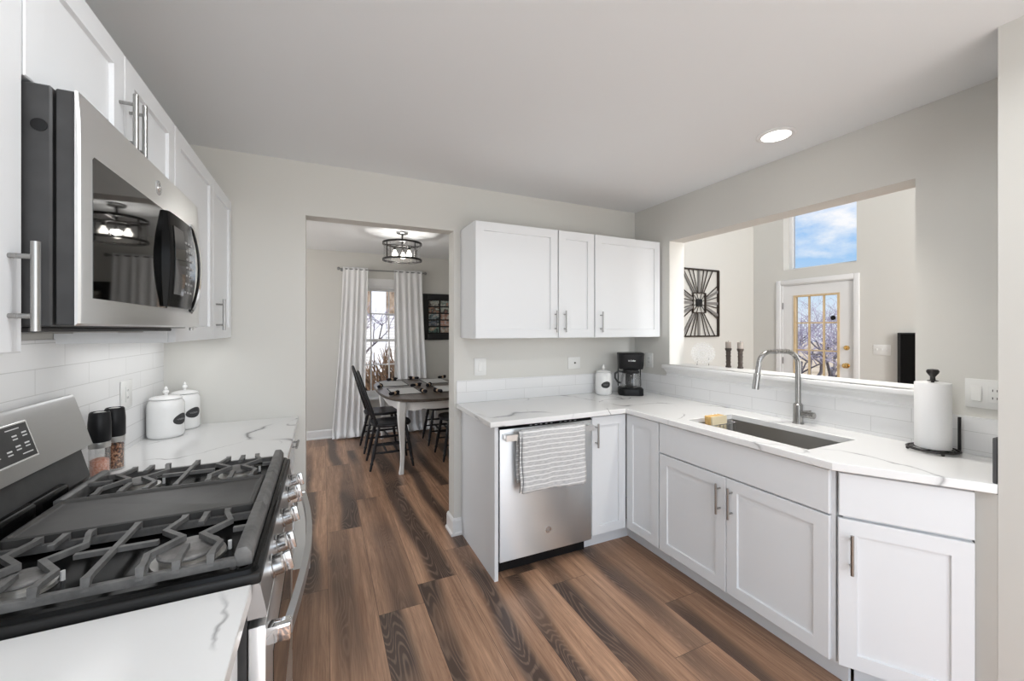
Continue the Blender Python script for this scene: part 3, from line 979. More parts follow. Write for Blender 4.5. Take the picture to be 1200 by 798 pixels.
counter('large L-shaped white veined quartz countertop around the sink',
        [(0.843, 2.7405), (0.843, 2.100), (1.797, 2.100), (1.797, 0.9095), (2.037, 0.5455), (2.4445, 0.5455), (2.4445, 2.7405)],
        [[(SX0, SKY0), (SX1, SKY0), (SX1, SKY1), (SX0, SKY1)]])

# ---------------------------------------------------------------- sink, caddy, sponge, faucet
t = thing('kitchen_sink', 'undermount stainless steel sink bowl set into the counter', 'sink', (2.085, 1.37, 0.66))
mb = MB()
z0, z1, th = 0.665, 0.8815, 0.002
x0, x1, y0, y1 = SX0 - 0.004, SX1 + 0.004, SKY0 - 0.004, SKY1 + 0.004
def rr(x0, x1, y0, y1, r, z, n=5):
    out = []
    for cx, cy, a0 in ((x1 - r, y1 - r, 0), (x0 + r, y1 - r, 90), (x0 + r, y0 + r, 180), (x1 - r, y0 + r, 270)):
        for k in range(n + 1):
            a = R(a0 + 90 * k / n)
            out.append((cx + r * math.cos(a), cy + r * math.sin(a), z))
    return out
mb.rings([rr(x0, x1, y0, y1, 0.012, z1), rr(x0, x1, y0, y1, 0.012, z0 + 0.02), rr(x0 + 0.006, x1 - 0.006, y0 + 0.006, y1 - 0.006, 0.012, z0 + 0.005), rr(x0 + 0.02, x1 - 0.02, y0 + 0.02, y1 - 0.02, 0.012, z0)], cap=False)
mb.bm.faces.new([v for v in mb.bm.verts if abs(v.co.z - z0) < 1e-6][:24])
emit('bowl', mb, M['sink'], t)
mb = MB()
mb.lathe((2.10, 1.37, z0 - 0.002), [(0.045, 0.0), (0.045, 0.005), (0.036, 0.006), (0.030, 0.003), (0.004, 0.003)], 24)
emit('drain', mb, M['chrome'], t)
t = thing('sink_caddy', 'chrome wire caddy hooked inside the left end of the sink', 'caddy', (2.02, 1.60, 0.80))
mb = MB()
cx0, cx1, cy0, cy1 = 1.955, 2.175, 1.590, 1.680
for z in (0.835, 0.892):
    mb.tube([(cx0, cy0, z), (cx1, cy0, z), (cx1, cy1, z), (cx0, cy1, z)], 0.0025, 8, closed=True)
for k in range(9):
    x = cx0 + (cx1 - cx0) * k / 8
    mb.tube([(x, cy1, 0.892), (x, cy1, 0.835), (x, cy0, 0.835), (x, cy0, 0.892)], 0.0018, 6)
emit('wire_basket', mb, M['chrome'], t)
for x in (2.14, 2.17):
    mb = MB()
    mb.tube([(x, cy1, 0.892), (x, cy1 + 0.006, 0.905), (x, SKY1 + 0.0, 0.9175), (x, SKY1 + 0.03, 0.9175)], 0.002, 6)
    emit('hook', mb, M['chrome'], t)
mb = MB()
mb.hexa([(1.985, 1.605, 0.839), (2.105, 1.605, 0.839), (2.105, 1.645, 0.839), (1.985, 1.645, 0.839), (1.985, 1.61, 0.938), (2.105, 1.61, 0.938), (2.105, 1.655, 0.938), (1.985, 1.655, 0.938)], 0.008, 3)
sp = thing('sponge', 'orange and cream scrub sponge standing in the sink caddy', 'sponge', (2.045, 1.63, 0.84))
emit('foam', mb, M['sponge'], sp, label='orange foam')
mb = MB()
mb.hexa([(1.985, 1.592, 0.839), (2.105, 1.592, 0.839), (2.105, 1.605, 0.839), (1.985, 1.605, 0.839), (1.985, 1.598, 0.938), (2.105, 1.598, 0.938), (2.105, 1.61, 0.938), (1.985, 1.61, 0.938)], 0.004, 2)
emit('scrub_side', mb, M['sponge2'], sp, label='cream scrubbing face')

fb = Vector((2.372, 1.366, 0.914))
t = thing('faucet', 'brushed nickel pull-down faucet with squared gooseneck behind the sink', 'faucet', tuple(fb))
mb = MB()
mb.lathe(fb, [(0.028, 0.0005), (0.028, 0.006), (0.0235, 0.008), (0.0235, 0.105), (0.017, 0.112), (0.014, 0.113)], 28)
emit('base', mb, M['nickel'], t)
fd = Vector((-0.95, 0.31, 0)).normalized()
path = [fb + Vector((0, 0, 0.10)), fb + Vector((0, 0, 0.20))]
top, rad, reach = 0.398, 0.075, 0.235
for k in range(0, 9):
    a = PI / 2 * k / 8
    path.append(fb + fd * (rad - rad * math.cos(a)) + Vector((0, 0, top - rad + rad * math.sin(a))))
for k in range(0, 9):
    a = PI / 2 * k / 8
    path.append(fb + fd * (reach - rad + rad * math.sin(a)) + Vector((0, 0, top - rad + rad * math.cos(a))))
tip0 = path[-1]
path.append(tip0 + fd * 0.008 + Vector((0, 0, -0.05)))
mb = MB()
mb.tube(path, 0.0135, 16)
emit('spout', mb, M['nickel'], t)
mb = MB()
a0 = tip0 + fd * 0.008 + Vector((0, 0, -0.045))
a1 = tip0 + fd * 0.020 + Vector((0, 0, -0.130))
mb.tube([a0, a0 * 0.97 + a1 * 0.03, a1], [0.0145, 0.0165, 0.0165], 20)
emit('spray_head', mb, M['nickel'], t)
mb = MB()
hz = fb + Vector((0, 0, 0.055))
hd = Vector((0.10, -1, 0)).normalized()
mb.cyl(hz + hd * 0.020, hz + hd * 0.078, 0.0175, seg=20)
mb.cyl(hz + hd * 0.078, hz + hd * 0.080, 0.016, 0.0155, 20)
mb.tube([hz + hd * 0.022 + Vector((-0.014, 0, 0.014)), hz + hd * 0.07 + Vector((-0.014, 0, 0.026))], 0.0045, 10)
emit('lever_handle', mb, M['nickel'], t)

# ---------------------------------------------------------------- dishwasher and towel
FD = Fr((0, 2.150), (1, 0), (0, -1))
t = thing('dishwasher', 'stainless steel dishwasher with a towel bar handle under the counter', 'dishwasher', (1.22, 2.4, 0))
emit('body', MB().box(0.907, 1.542, 2.156, 2.70, 0.10, 0.876), M['char'], t)
mb = MB()
mb.fbox(FD, 0.908, 1.540, -0.004, 0.030, 0.103, 0.862, 0.004, 3)
dr = emit('door', mb, M['steel'], t)
mb = MB()
mb.prism([(2.112, 0.8632), (2.154, 0.8632), (2.154, 0.8795), (2.142, 0.8795)], 'x', 0.910, 1.538)
cp = emit('control_strip', mb, M['blk'], t, label='black top control strip')
for k in range(9):
    mb = MB()
    x = 1.10 + k * 0.035 + (0.03 if k > 4 else 0)
    mb.hexa([(x, 2.1195, 0.8680), (x + 0.014, 2.1195, 0.8680), (x + 0.014, 2.1225, 0.8695), (x, 2.1225, 0.8695),
             (x, 2.1185, 0.8690), (x + 0.014, 2.1185, 0.8690), (x + 0.014, 2.1215, 0.8705), (x, 2.1215, 0.8705)])
    emit('button', mb, M['white_mark'], cp)
mb = MB()
mb.tube([FD.p(0.925, 0.078, 0.823), FD.p(1.522, 0.078, 0.823)], 0.1, sect=(0.022, 0.034), up=(0, 0, 1))
for u in (0.932, 1.515):
    mb.fbox(FD, u - 0.011, u + 0.011, 0.028, 0.070, 0.808, 0.838, 0.002)
emit('handle', mb, M['steel_h'], dr)
mb = MB()
mb.lathe(FD.p(1.226, 0.030, 0.231), [(0.020, -0.001), (0.020, 0.0015), (0.017, 0.002), (0.016, 0.0012), (0.002, 0.0012)], 24, (0, -1, 0))
lg = emit('logo_badge', mb, M['chrome'], dr)
def monogram(parent, c, n, up, r, m):
    """curly two-letter monogram inside a ring: raised wire strokes"""
    c, n, up = Vector(c), Vector(n).normalized(), Vector(up).normalized()
    rt = up.cross(n)
    mb = MB()
    def arc(cx, cy, rad, a0, a1, k=14):
        return [c + rt * (cx + rad * math.cos(R(a0 + (a1 - a0) * i / k))) * 1 + up * (cy + rad * math.sin(R(a0 + (a1 - a0) * i / k))) for i in range(k + 1)]
    w = r * 0.07
    mb.tube(arc(0, 0, r * 0.92, 0, 342, 28), w, 6)
    mb.tube(arc(-r * 0.28, 0, r * 0.34, 40, 320), w, 6)
    mb.tube([c + rt * (-r * 0.02) - up * r * 0.05, c + rt * (-r * 0.28) - up * r * 0.05], w, 6)
    mb.tube(arc(r * 0.30, r * 0.20, r * 0.21, 30, 300), w, 6)
    mb.tube(arc(r * 0.30, -r * 0.20, r * 0.24, -300, -30), w, 6)
    return emit('monogram', mb, m, parent)
monogram(lg, FD.p(1.226, 0.0322, 0.231), (0, -1, 0), (0, 0, 1), 0.014, M['grey_mark'])
emit('kick_plate', MB().box(0.907, 1.542, 2.205, 2.215, 0.002, 0.100), M['blk'], t, label='black toe panel')

t = thing('dish_towel', 'grey and white striped dish towel folded over the dishwasher handle', 'towel', (1.23, 2.072, 0.5))
def towel_sheet(mb, x0, x1, zf, zb, rad, off, thick):
    yc, zc = 2.072, 0.823
    prof = []
    L1 = zc - zf
    for i in range(19):
        prof.append((yc - rad, zf + L1 * i / 18))
    for i in range(1, 12):
        a = PI * i / 12
        prof.append((yc - rad * math.cos(a), zc + 0.018 + rad * 0.75 * math.sin(a)))
    for i in range(13):
        prof.append((yc + rad, zc - (zc - zb) * i / 12))
    n = len(prof)
    def f(u, v):
        i = min(int(round(v * (n - 1))), n - 1)
        y, z = prof[i]
        x = x0 + (x1 - x0) * u
        s = max(0.0, min(1.0, (zc - z) / 0.3))
        sgn = -1 if y < yc else 0.4
        y += sgn * s * (0.004 + 0.004 * math.sin(9 * u + off) + 0.003 * math.sin(21 * u + 2 * off))
        z += s * 0.006 * math.sin(5 * u + off)
        x += s * 0.006 * math.sin(4 * z * 6 + off)
        return (x, y, z)
    mb.grid(f, 24, n - 1)
mb = MB()
towel_sheet(mb, 1.016, 1.442, 0.505, 0.56, 0.0245, 0.3, 0)
o = emit('front_layer', mb, M['towel'], t, sharp=80, fix=True)
o.modifiers.new('thick', 'SOLIDIFY').thickness = 0.002
mb = MB()
towel_sheet(mb, 1.000, 1.436, 0.512, 0.55, 0.0205, 1.1, 0)
o = emit('back_layer', mb, M['towel'], t, sharp=80)
o.modifiers.new('thick', 'SOLIDIFY').thickness = 0.002
for x, zb, yy in ((0.9985, 0.515, 2.0515), (1.0145, 0.510, 2.0475)):
    mb = MB()
    mb.tube([(x + 0.006 * math.sin(24 * z) * max(0, (0.823 - z) / 0.3), yy - 0.005 * max(0, (0.823 - z) / 0.3), z) for z in [zb + (0.825 - zb) * k / 10 for k in range(11)]], 0.002, 6)
    emit('hem', mb, M['hem'], t, label='dark stitched edge')

# ---------------------------------------------------------------- range
RY0, RY1 = 0.982, 1.797
RX = -0.112
t = thing('gas_range', 'stainless steel gas range with black cooktop on the left side', 'range', (-0.43, (RY0 + RY1) / 2, 0))
emit('body', MB().box(-0.765, -0.142, RY0, RY1, 0.02, 0.905), M['char'], t)
mb = MB()
mb.box(-0.141, RX + 0.004, RY0 + 0.003, RY1 - 0.003, 0.20, 0.815, 0.004, 2)
od = emit('oven_door', mb, M['steel_h'], t)
emit('oven_window', MB().box(RX + 0.0035, RX + 0.006, RY0 + 0.13, RY1 - 0.13, 0.33, 0.67, 0.001, 1), M['blkglass'], od)
mb = MB()
mb.box(-0.141, RX + 0.004, RY0 + 0.003, RY1 - 0.003, 0.045, 0.193, 0.004, 2)
emit('warming_drawer', mb, M['steel_h'], t)
for y in (RY0 + 0.06, RY1 - 0.06):
    for x in (-0.70, -0.2):
        emit('foot', MB().cyl((x, y, 0.0), (x, y, 0.021), 0.016, seg=12), M['blk'], t)
# bowed towel-bar handle
mb = MB()
path = []
for k in range(25):
    s = k / 24
    y = RY0 + 0.022 + (RY1 - RY0 - 0.044) * s
    path.append((-0.069 + 0.030 * math.sin(PI * s), y, 0.787))
mb.tube(path, 0.1, sect=(0.016, 0.030), up=(0, 0, 1))
hn = emit('door_handle', mb, M['steel_b'], od)
for y in (RY0 + 0.020, RY1 - 0.020):
    mb = MB()
    mb.box(RX - 0.001, -0.063, y - 0.014, y + 0.014, 0.768, 0.805, 0.003, 2)
    emit('handle_bracket', mb, M['chrome'], hn)
# slanted knob panel
mb = MB()
prof = [(-0.141, 0.834), (-0.108, 0.834), (-0.106, 0.840), (-0.118, 0.902), (-0.123, 0.908), (-0.141, 0.908)]
mb.rings([[(x, RY0 + 0.001, z) for x, z in prof], [(x, RY1 - 0.001, z) for x, z in prof]])
kp = emit('knob_panel', mb, M['steel_b'], t, sharp=15)
kn = Vector((0.978, 0, 0.207))
for y in (1.118, 1.222, 1.392, 1.583, 1.705):
    c = Vector((-0.111, y, 0.868))
    mb = MB()
    mb.lathe(c, [(0.027, -0.002), (0.027, 0.004), (0.0235, 0.006), (0.0235, 0.024), (0.0215, 0.027), (0.008, 0.0272)], 28, kn)
    k1 = emit('knob', mb, M['knob'], t)
    mb = MB()
    up = Vector((0, 0, 1)) - kn * kn.z
    up.normalize()
    rt = Vector((0, 1, 0))
    P8 = []
    for dn in (0.0268, 0.044):
        for a, b2 in ((-1, -1), (1, -1), (1, 1), (-1, 1)):
            P8.append(tuple(c + kn * dn + rt * (a * (0.0075 if dn < .03 else 0.006)) + up * (b2 * 0.0225)))
    mb.hexa(P8, 0.0025, 2)
    emit('knob_grip', mb, M['knob'], k1)
# cooktop
mb = MB()
CT = 0.938
mb.box(-0.700, -0.116, RY0 - 0.004, RY1 + 0.004, 0.906, 0.930, 0.006, 3)
emit('cooktop_rim', mb, M['blksatin'], t)
mb = MB()
x0, x1, y0, y1 = -0.662, -0.122, RY0, RY1
def rrp(i, z, r=0.02):
    return rr(x0 + i, x1 - i, y0 + i, y1 - i, r, z, 4)
mb.rings([rrp(0, 0.9302), rrp(0.003, 0.938), rrp(0.010, 0.940), rrp(0.016, 0.937), rrp(0.022, 0.9308), rrp(0.028, 0.9306)])
emit('cooktop', mb, M['blkgloss'], t)
# backguard
prof = [(-0.7, 0.93), (-0.690, 0.955), (-0.712, 1.04), (-0.700, 1.062), (-0.768, 1.062), (-0.768, 0.93)]
mb = MB()
mb.rings([[(x, RY0 + 0.006, z) for x, z in prof], [(x, RY1 - 0.012, z) for x, z in prof]])
bk = emit('backguard_base', mb, M['char'], t, sharp=25)
for y in (RY0 + 0.12, RY0 + 0.33, RY1 - 0.34):
    mb = MB()
    mb.box(-0.70, -0.672, y, y + 0.17, 0.9305, 0.985, 0.012, 3)
    emit('vent_bump', mb, M['blkgloss'], bk)
prof = [(-0.684, 1.058), (-0.728, 1.214), (-0.733, 1.221), (-0.742, 1.222), (-0.768, 1.206), (-0.768, 1.058)]
mb = MB()
mb.rings([[(x, RY0 + 0.001, z) for x, z in prof], [(x, RY1 - 0.012, z) for x, z in prof]])
bg = emit('backguard', mb, M['steel_b'], t, sharp=20)
fn = Vector((0.9624, 0, 0.2715))
fu = Vector((-0.2715, 0, 0.9624))
def bgp(y, h, d=0.0):
    """point on the tilted face: y, distance h up from its lower edge, d off it"""
    return Vector((-0.684, y, 1.058)) + fu * h + fn * d
def bgq(mb, y0, y1, h0, h1, d0, d1, bev=0):
    mb.hexa([tuple(bgp(y, h, d)) for d, h in ((d0, h0), (d1, h0)) for y in ()] or
            [tuple(bgp(y0, h0, d0)), tuple(bgp(y1, h0, d0)), tuple(bgp(y1, h0, d1)), tuple(bgp(y0, h0, d1)),
             tuple(bgp(y0, h1, d0)), tuple(bgp(y1, h1, d0)), tuple(bgp(y1, h1, d1)), tuple(bgp(y0, h1, d1))], bev)
mb = MB()
bgq(mb, 1.118, 1.530, 0.038, 0.138, -0.002, 0.002, 0.0018)
emit('panel_surround', mb, M['chrome'], bg)
mb = MB()
bgq(mb, 1.124, 1.522, 0.043, 0.133, 0.0005, 0.0032)
cpn = emit('control_panel', mb, M['char'], bg)
mb = MB()
bgq(mb, 1.285, 1.385, 0.083, 0.118, 0.002, 0.0036)
emit('clock_display', mb, M['blkgloss'], cpn)
for y, h, w2, hh in ((1.44, .122, .05, .0025), (1.455, .104, .018, .004), (1.455, .096, .018, .003), (1.493, .107, .018, .004), (1.493, .099, .018, .003),
                     (1.420, .070, .018, .004), (1.420, .062, .018, .003), (1.455, .077, .018, .004), (1.455, .069, .018, .003), (1.490, .079, .018, .004),
                     (1.490, .071, .018, .003), (1.47, .055, .040, .0025), (1.36, .060, .010, .010), (1.385, .064, .010, .002),
                     (1.16, .104, .02, .004), (1.20, .104, .02, .004), (1.24, .104, .02, .004), (1.16, .074, .02, .004), (1.20, .074, .02, .004), (1.24, .074, .02, .004)):
    mb = MB()
    bgq(mb, y, y + w2, h, h + hh, 0.002, 0.0037)
    emit('key_legend', mb, M['white_mark'], cpn)
# burners
for x, y, r in ((-0.265, 1.105, 0.056), (-0.525, 1.105, 0.038), (-0.265, 1.665, 0.046), (-0.525, 1.665, 0.040)):
    mb = MB()
    mb.lathe((x, y, 0.9305), [(r + 0.012, 0), (r + 0.010, 0.006), (r - 0.004, 0.008), (r - 0.002, 0.017), (0.01, 0.017)], 32)
    bn = emit('burner', mb, M['alu'], t)
    mb = MB()
    mb.lathe((x, y, 0.9475), [(r - 0.004, 0), (r, 0.002), (r, 0.006), (r - 0.004, 0.009), (0.01, 0.010)], 32)
    emit('burner_cap', mb, M['burner'], bn)
    mb = MB()
    mb.cyl((x + r + 0.016, y + 0.008, 0.931), (x + r + 0.016, y + 0.008, 0.950), 0.004, seg=8)
    emit('igniter', mb, M['ceramic'], bn)
# grates
GT = 0.972
def grate(y0, y1):
    mb = MB()
    mb.mi = 0
    xa, xb = -0.648, -0.150
    sec = (0.011, 0.010)
    rl = 0.9465
    for y in (y0 + 0.008, y1 - 0.008):
        mb.tube([(xa, y, rl), (xb, y, rl)], 0.1, sect=(0.012, 0.016), up=(0, 0, 1))
    mb.prism([(xb - 0.012, 0.936), (xb + 0.014, 0.936), (xb + 0.014, 0.962), (xb + 0.004, GT + 0.004), (xb - 0.014, GT + 0.004), (xb - 0.018, 0.962)], 'y', y0, y1, 0.002)
    mb.prism([(xa - 0.012, 0.936), (xa + 0.012, 0.936), (xa + 0.012, GT - 0.004), (xa, GT), (xa - 0.012, GT - 0.004)], 'y', y0, y1, 0.002)
    ym = (y0 + y1) / 2
    def finger(pts):
        (xa_, ya_), (xb_, yb_) = pts[0], pts[-1]
        p = []
        if abs(ya_ - (y0 + 0.006)) < 1e-6 or abs(ya_ - (y1 - 0.006)) < 1e-6:
            s = 1 if ya_ < ym else -1
            p += [(xa_, ya_, rl), (xa_, ya_ + s * 0.004, GT - 0.005), ]
            p += [(xa_, ya_ + s * 0.018, GT - 0.005)]
        else:
            p += [(xa_, ya_, GT - 0.005)]
        p += [(x, y, GT - 0.005) for x, y in pts[1:-1]]
        if abs(yb_ - (y0 + 0.006)) < 1e-6 or abs(yb_ - (y1 - 0.006)) < 1e-6:
            s = 1 if yb_ < ym else -1
            p += [(xb_, yb_ + s * 0.018, GT - 0.005), (xb_, yb_ + s * 0.004, GT - 0.005), (xb_, yb_, rl)]
        else:
            p += [(xb_, yb_, GT - 0.005)]
        bars(mb, p, sec)
    e0, e1 = y0 + 0.006, y1 - 0.006
    xm = (xa + xb) / 2
    finger([(xm, e0), (xm, ym), (xm, e1)])
    L = y1 - y0
    for bx, s in ((-0.265, 1), (-0.525, 1)):
        for sd in (-1, 1):
            # from the near rail in, a kink out around the burner, back to the far rail
            finger([(bx + sd * 0.056, e0), (bx + sd * 0.062, e0 + L * 0.22), (bx + sd * 0.018, ym - L * 0.03), (bx + sd * 0.062, e1 - L * 0.30), (bx + sd * 0.044, e1)])
        finger([(bx, e0), (bx, e0 + L * 0.10), (bx, e0 + L * 0.28)])
        finger([(bx, e1), (bx, e1 - L * 0.10), (bx, e1 - L * 0.24)])
    bars(mb, [(xb, ym, GT - 0.007), (-0.265 + 0.075, ym, GT - 0.007)], sec)
    bars(mb, [(-0.265 - 0.062, ym, GT - 0.007), (-0.525 + 0.062, ym, GT - 0.007)], sec)
    bars(mb, [(xa, ym, GT - 0.007), (-0.525 - 0.060, ym, GT - 0.007)], sec)
    mb.mi = 0
    for x in (xa + 0.02, xb - 0.02):
        for y in (y0 + 0.0085, y1 - 0.0085):
            mb.cyl((x, y, 0.9315), (x, y, 0.942), 0.006, seg=8)
    return mb
def bars(mb, p, sec):
    """rectangular bar along a bent path, kept level by a fixed sideways direction"""
    pts = [Vector(q) for q in p]
    w, h = sec
    rs = []
    k = len(pts)
    for i, q in enumerate(pts):
        ds = []
        if i > 0:
            ds.append((q - pts[i - 1]).normalized())
        if i < k - 1:
            ds.append((pts[i + 1] - q).normalized())
        tt = (ds[0] + ds[-1]).normalized()
        hx = Vector((0, 0, 1)).cross(tt)
        if hx.length < 0.35:
            # nearly upright: take the level direction of the neighbour
            hx = Vector((1, 0, 0)) if abs(tt.z) > 0.9 and abs(sum(d.x for d in ds)) < 0.2 else hx
        if hx.length < 1e-3:
            hx = Vector((1, 0, 0))
        hx.normalize()
        if hx.x < 0 or (abs(hx.x) < 1e-6 and hx.y < 0):
            hx = -hx
        nn = tt.cross(hx).normalized()
        c = max(0.55, tt.dot(ds[-1]))
        rs.append([q + hx * (a * w / 2 / c) + nn * (b * h / 2 / c) for a, b in ((-1, -1), (1, -1), (1, 1), (-1, 1))])
    mb.rings(rs)
gA, gB = 1.262, 1.512
emit('grate', grate(RY0 + 0.026, gA), M['iron'], t)
emit('grate', grate(gB, RY1 - 0.026), M['iron'], t)
# griddle on the centre
mb = MB()
x0, x1, y0, y1 = -0.640, -0.168, gA + 0.004, gB - 0.004
def g2(i, z, r=0.012):
    return rr(x0 + i, x1 - i, y0 + i, y1 - i, r, z, 4)
mb.rings([g2(0.004, 0.941), g2(0, 0.946), g2(0, 0.969), g2(0.003, 0.972), g2(0.008, 0.972), g2(0.012, 0.966), g2(0.016, 0.9645)])
gd = emit('griddle', mb, M['griddle'], t)
mb = MB()
mb.prism([(-0.1665, 0.936), (-0.136, 0.936), (-0.136, 0.962), (-0.146, GT + 0.004), (-0.162, GT + 0.004), (-0.1665, 0.968)], 'y', gA + 0.003, gB - 0.003, 0.002)
emit('griddle_end_bar', mb, M['iron'], gd)

# ---------------------------------------------------------------- microwave
MY0, MY1, MZ0, MZ1 = 0.990, 1.770, 1.436, 1.862
t = thing('microwave', 'stainless over-the-range microwave with dark glass door', 'microwave', (-0.58, (MY0 + MY1) / 2, MZ0))
cs = emit('case', MB().box(-0.765, -0.4345, MY0 + 0.002, MY1 - 0.002, MZ0, MZ1, 0.003, 1), M['char'], t)
emit('door_side', MB().box(-0.4300, -0.4045, MY0 + 0.003, MY1 - 0.003, MZ0 + 0.003, MZ1 - 0.003, 0.002, 1), M['char'], t)
mb = MB()
pr = [(-0.4040, MZ0 + 0.002), (-0.399, MZ0 + 0.002), (-0.3955, MZ0 + 0.006), (-0.395, MZ0 + 0.03), (-0.395, MZ1 - 0.12), (-0.396, MZ1 - 0.05), (-0.399, MZ1 - 0.003), (-0.4040, MZ1 - 0.002)]
ys = [(MY0, -0.0045), (MY0 + 0.003, -0.0015), (MY0 + 0.008, 0.0), (MY1 - 0.05, 0.0), (MY1 - 0.012, -0.001), (MY1, -0.005)]
mb.rings([[(max(-0.4040, x + dx) if x > -0.4039 else x, y, z) for x, z in pr] for y, dx in ys])
mf = emit('door', mb, M['steel_h'], t, sharp=25)
mb = MB()
g = [(1.030, 1.490), (1.430, 1.490), (1.436, 1.496), (1.436, 1.752), (1.430, 1.758), (1.036, 1.758), (1.030, 1.752)]
mb.prism(g, 'x', -0.3955, -0.3942)
emit('door_glass', mb, M['blkglass'], mf)
# barrel-shaped control pod with its silver bow
mb = MB()
def pod(z):
    s = (z - 1.495) / (1.757 - 1.495)
    return 0.014 * math.sin(PI * s)
zz = [1.495 + (1.757 - 1.495) * k / 16 for k in range(17)]
rs = []
for z in zz:
    b2 = pod(z)
    ya, yb = 1.402 - b2, 1.622 + b2 * 0.8
    e = -0.3955
    f2 = -0.383 + 0.010 * math.sin(PI * (z - 1.495) / 0.262)
    rs.append([(e, ya, z), (f2 - 0.004, ya + 0.003, z), (f2, ya + 0.012, z), (f2 + 0.002, (ya + yb) / 2, z), (f2, yb - 0.012, z), (f2 - 0.004, yb - 0.003, z), (e, yb, z)])
mb.rings(rs)
pd = emit('control_pod', mb, M['blkgloss'], mf, sharp=40)
mb = MB()
rs = []
for z in [1.530 + 0.190 * k / 12 for k in range(13)]:
    f2 = -0.383 + 0.010 * math.sin(PI * (z - 1.495) / 0.262)
    b2 = pod(z)
    rs.append([(f2 + 0.0015, 1.424 - b2 * 0.8, z), (f2 + 0.0030, 1.424 - b2 * 0.8, z), (f2 + 0.0042, 1.50, z), (f2 + 0.0025, 1.50, z)])
mb.rings(rs)
emit('pod_window', mb, M['blkglass'], pd)
mb = MB()
for r_ in range(7):
    for c_ in range(3):
        z = 1.540 + r_ * 0.0245
        y = 1.512 + c_ * 0.027
        f2 = -0.383 + 0.010 * math.sin(PI * (z - 1.495) / 0.262)
        mb.box(f2 - 0.002, f2 + 0.0030, y, y + 0.014, z, z + 0.006)
emit('keypad', mb, M['grey_mark'], pd)
mb = MB()
path = []
for k in range(17):
    z = 1.485 + 0.285 * k / 16
    s = math.sin(PI * k / 16)
    path.append((-0.392 + 0.022 * s ** 0.6, 1.634 + 0.020 * s, z))
mb.tube(path, 0.1, sect=(0.020, 0.008), up=(1, 0, 0))
emit('bow_handle', mb, M['chrome'], mf)
mb = MB()
mb.lathe((-0.3965, 1.371, 1.806), [(0.019, -0.004), (0.019, 0.002), (0.016, 0.0026), (0.004, 0.0026)], 24, (1, 0, 0))
lg = emit('logo_badge', mb, M['grey_mark'], mf)
monogram(lg, (-0.3935, 1.371, 1.806), (1, 0, 0), (0, 0, 1), 0.0135, M['chrome'])
mb = MB()
mb.lathe((-0.450, MY0 + 0.0025, 1.789), [(0.011, 0), (0.011, 0.002), (0.008, 0.0025), (0.002, 0.0025)], 20, (0, -1, 0))
emit('side_emblem', mb, M['blk'], t)
mb = MB()
mb.box(-0.740, -0.470, MY0 + 0.02, MY1 - 0.02, MZ0 - 0.010, MZ0 - 0.0005, 0.002, 1)
un = emit('underside_panel', mb, M['char'], t)
for y in (MY0 + 0.10, MY1 - 0.28):
    emit('grease_filter', MB().box(-0.66, -0.52, y, y + 0.18, MZ0 - 0.014, MZ0 - 0.0102), M['alu'], un)

# ---------------------------------------------------------------- things on the left counter
def canister(label, x, y, r, h, ang, group):
    z = 0.9145
    t = thing('canister', label, 'canister', (x, y, z), group)
    mb = MB()
    mb.lathe((x, y, z), [(r * 0.86, 0.0), (r * 0.96, 0.004), (r, 0.016), (r, h * 0.80), (r * 0.985, h * 0.90), (r * 0.90, h * 0.97), (r * 0.84, h), (r * 0.80, h), (0.01, h * 0.99)], 40)
    emit('body', mb, M['ceramic'], t, sharp=50)
    mb = MB()
    mb.lathe((x, y, z + h), [(r * 0.80, 0.001), (r * 0.90, 0.003), (r * 0.90, 0.007), (r * 0.72, 0.014), (r * 0.30, 0.019), (0.010, 0.020)], 36)
    ld = emit('lid', mb, M['ceramic'], t, sharp=50)
    mb = MB()
    mb.lathe((x, y, z + h + 0.019), [(0.007, 0), (0.006, 0.008), (0.012, 0.013), (0.013, 0.020), (0.006, 0.027), (0.008, 0.031), (0.004, 0.040), (0.001, 0.043)], 16)
    emit('finial', mb, M['ceramic'], ld, sharp=60)
    # leaf-shaped chalk label wrapped on the side
    mb = MB()
    hw, hh = 0.036, 0.026
    secs = []
    for k in range(19):
        q = -1 + 2 * k / 18
        q = math.sin(q * PI / 2) * 0.999
        top = hh * math.sqrt(1 - q * q) * (1.0 + 0.12 * q)
        th = ang + hw * q / r
        cs, sn = math.cos(th), math.sin(th)
        zc_ = z + h * 0.47 + 0.004 * q
        secs.append([(x + (r + a) * cs, y + (r + a) * sn, zc_ + b * top) for a, b in ((-.0004, -1), (.0012, -1), (.0016, 0), (.0012, 1), (-.0004, 1))])
    mb.rings(secs)
    lb = emit('label_plaque', mb, M['label'], t, sharp=50, label='black leaf-shaped label')
    mb = MB()
    pts = []
    for k in range(60):
        a = k / 59
        px = (a - 0.5) * hw * 1.1
        pz = 0.005 * math.sin(a * 30) * (1 - abs(a - 0.5))
        th = ang + px / r
        pts.append((x + (r + 0.002) * math.cos(th), y + (r + 0.002) * math.sin(th), z + h * 0.47 + pz))
    mb.tube(pts, 0.0006, 5)
    emit('script_lettering', mb, M['grey_mark'], lb)
    return t
canister('near white ceramic canister by the tiled left wall, behind the range', -0.690, 2.490, 0.072, 0.180, R(-25), 'white ceramic canisters')
canister('second white ceramic canister tucked behind the first, against the back wall', -0.660, 2.662, 0.066, 0.180, R(-42), 'white ceramic canisters')
canister('white ceramic canister standing left of the coffee maker', 2.035, 2.640, 0.066, 0.175, R(-112), 'white ceramic canisters')

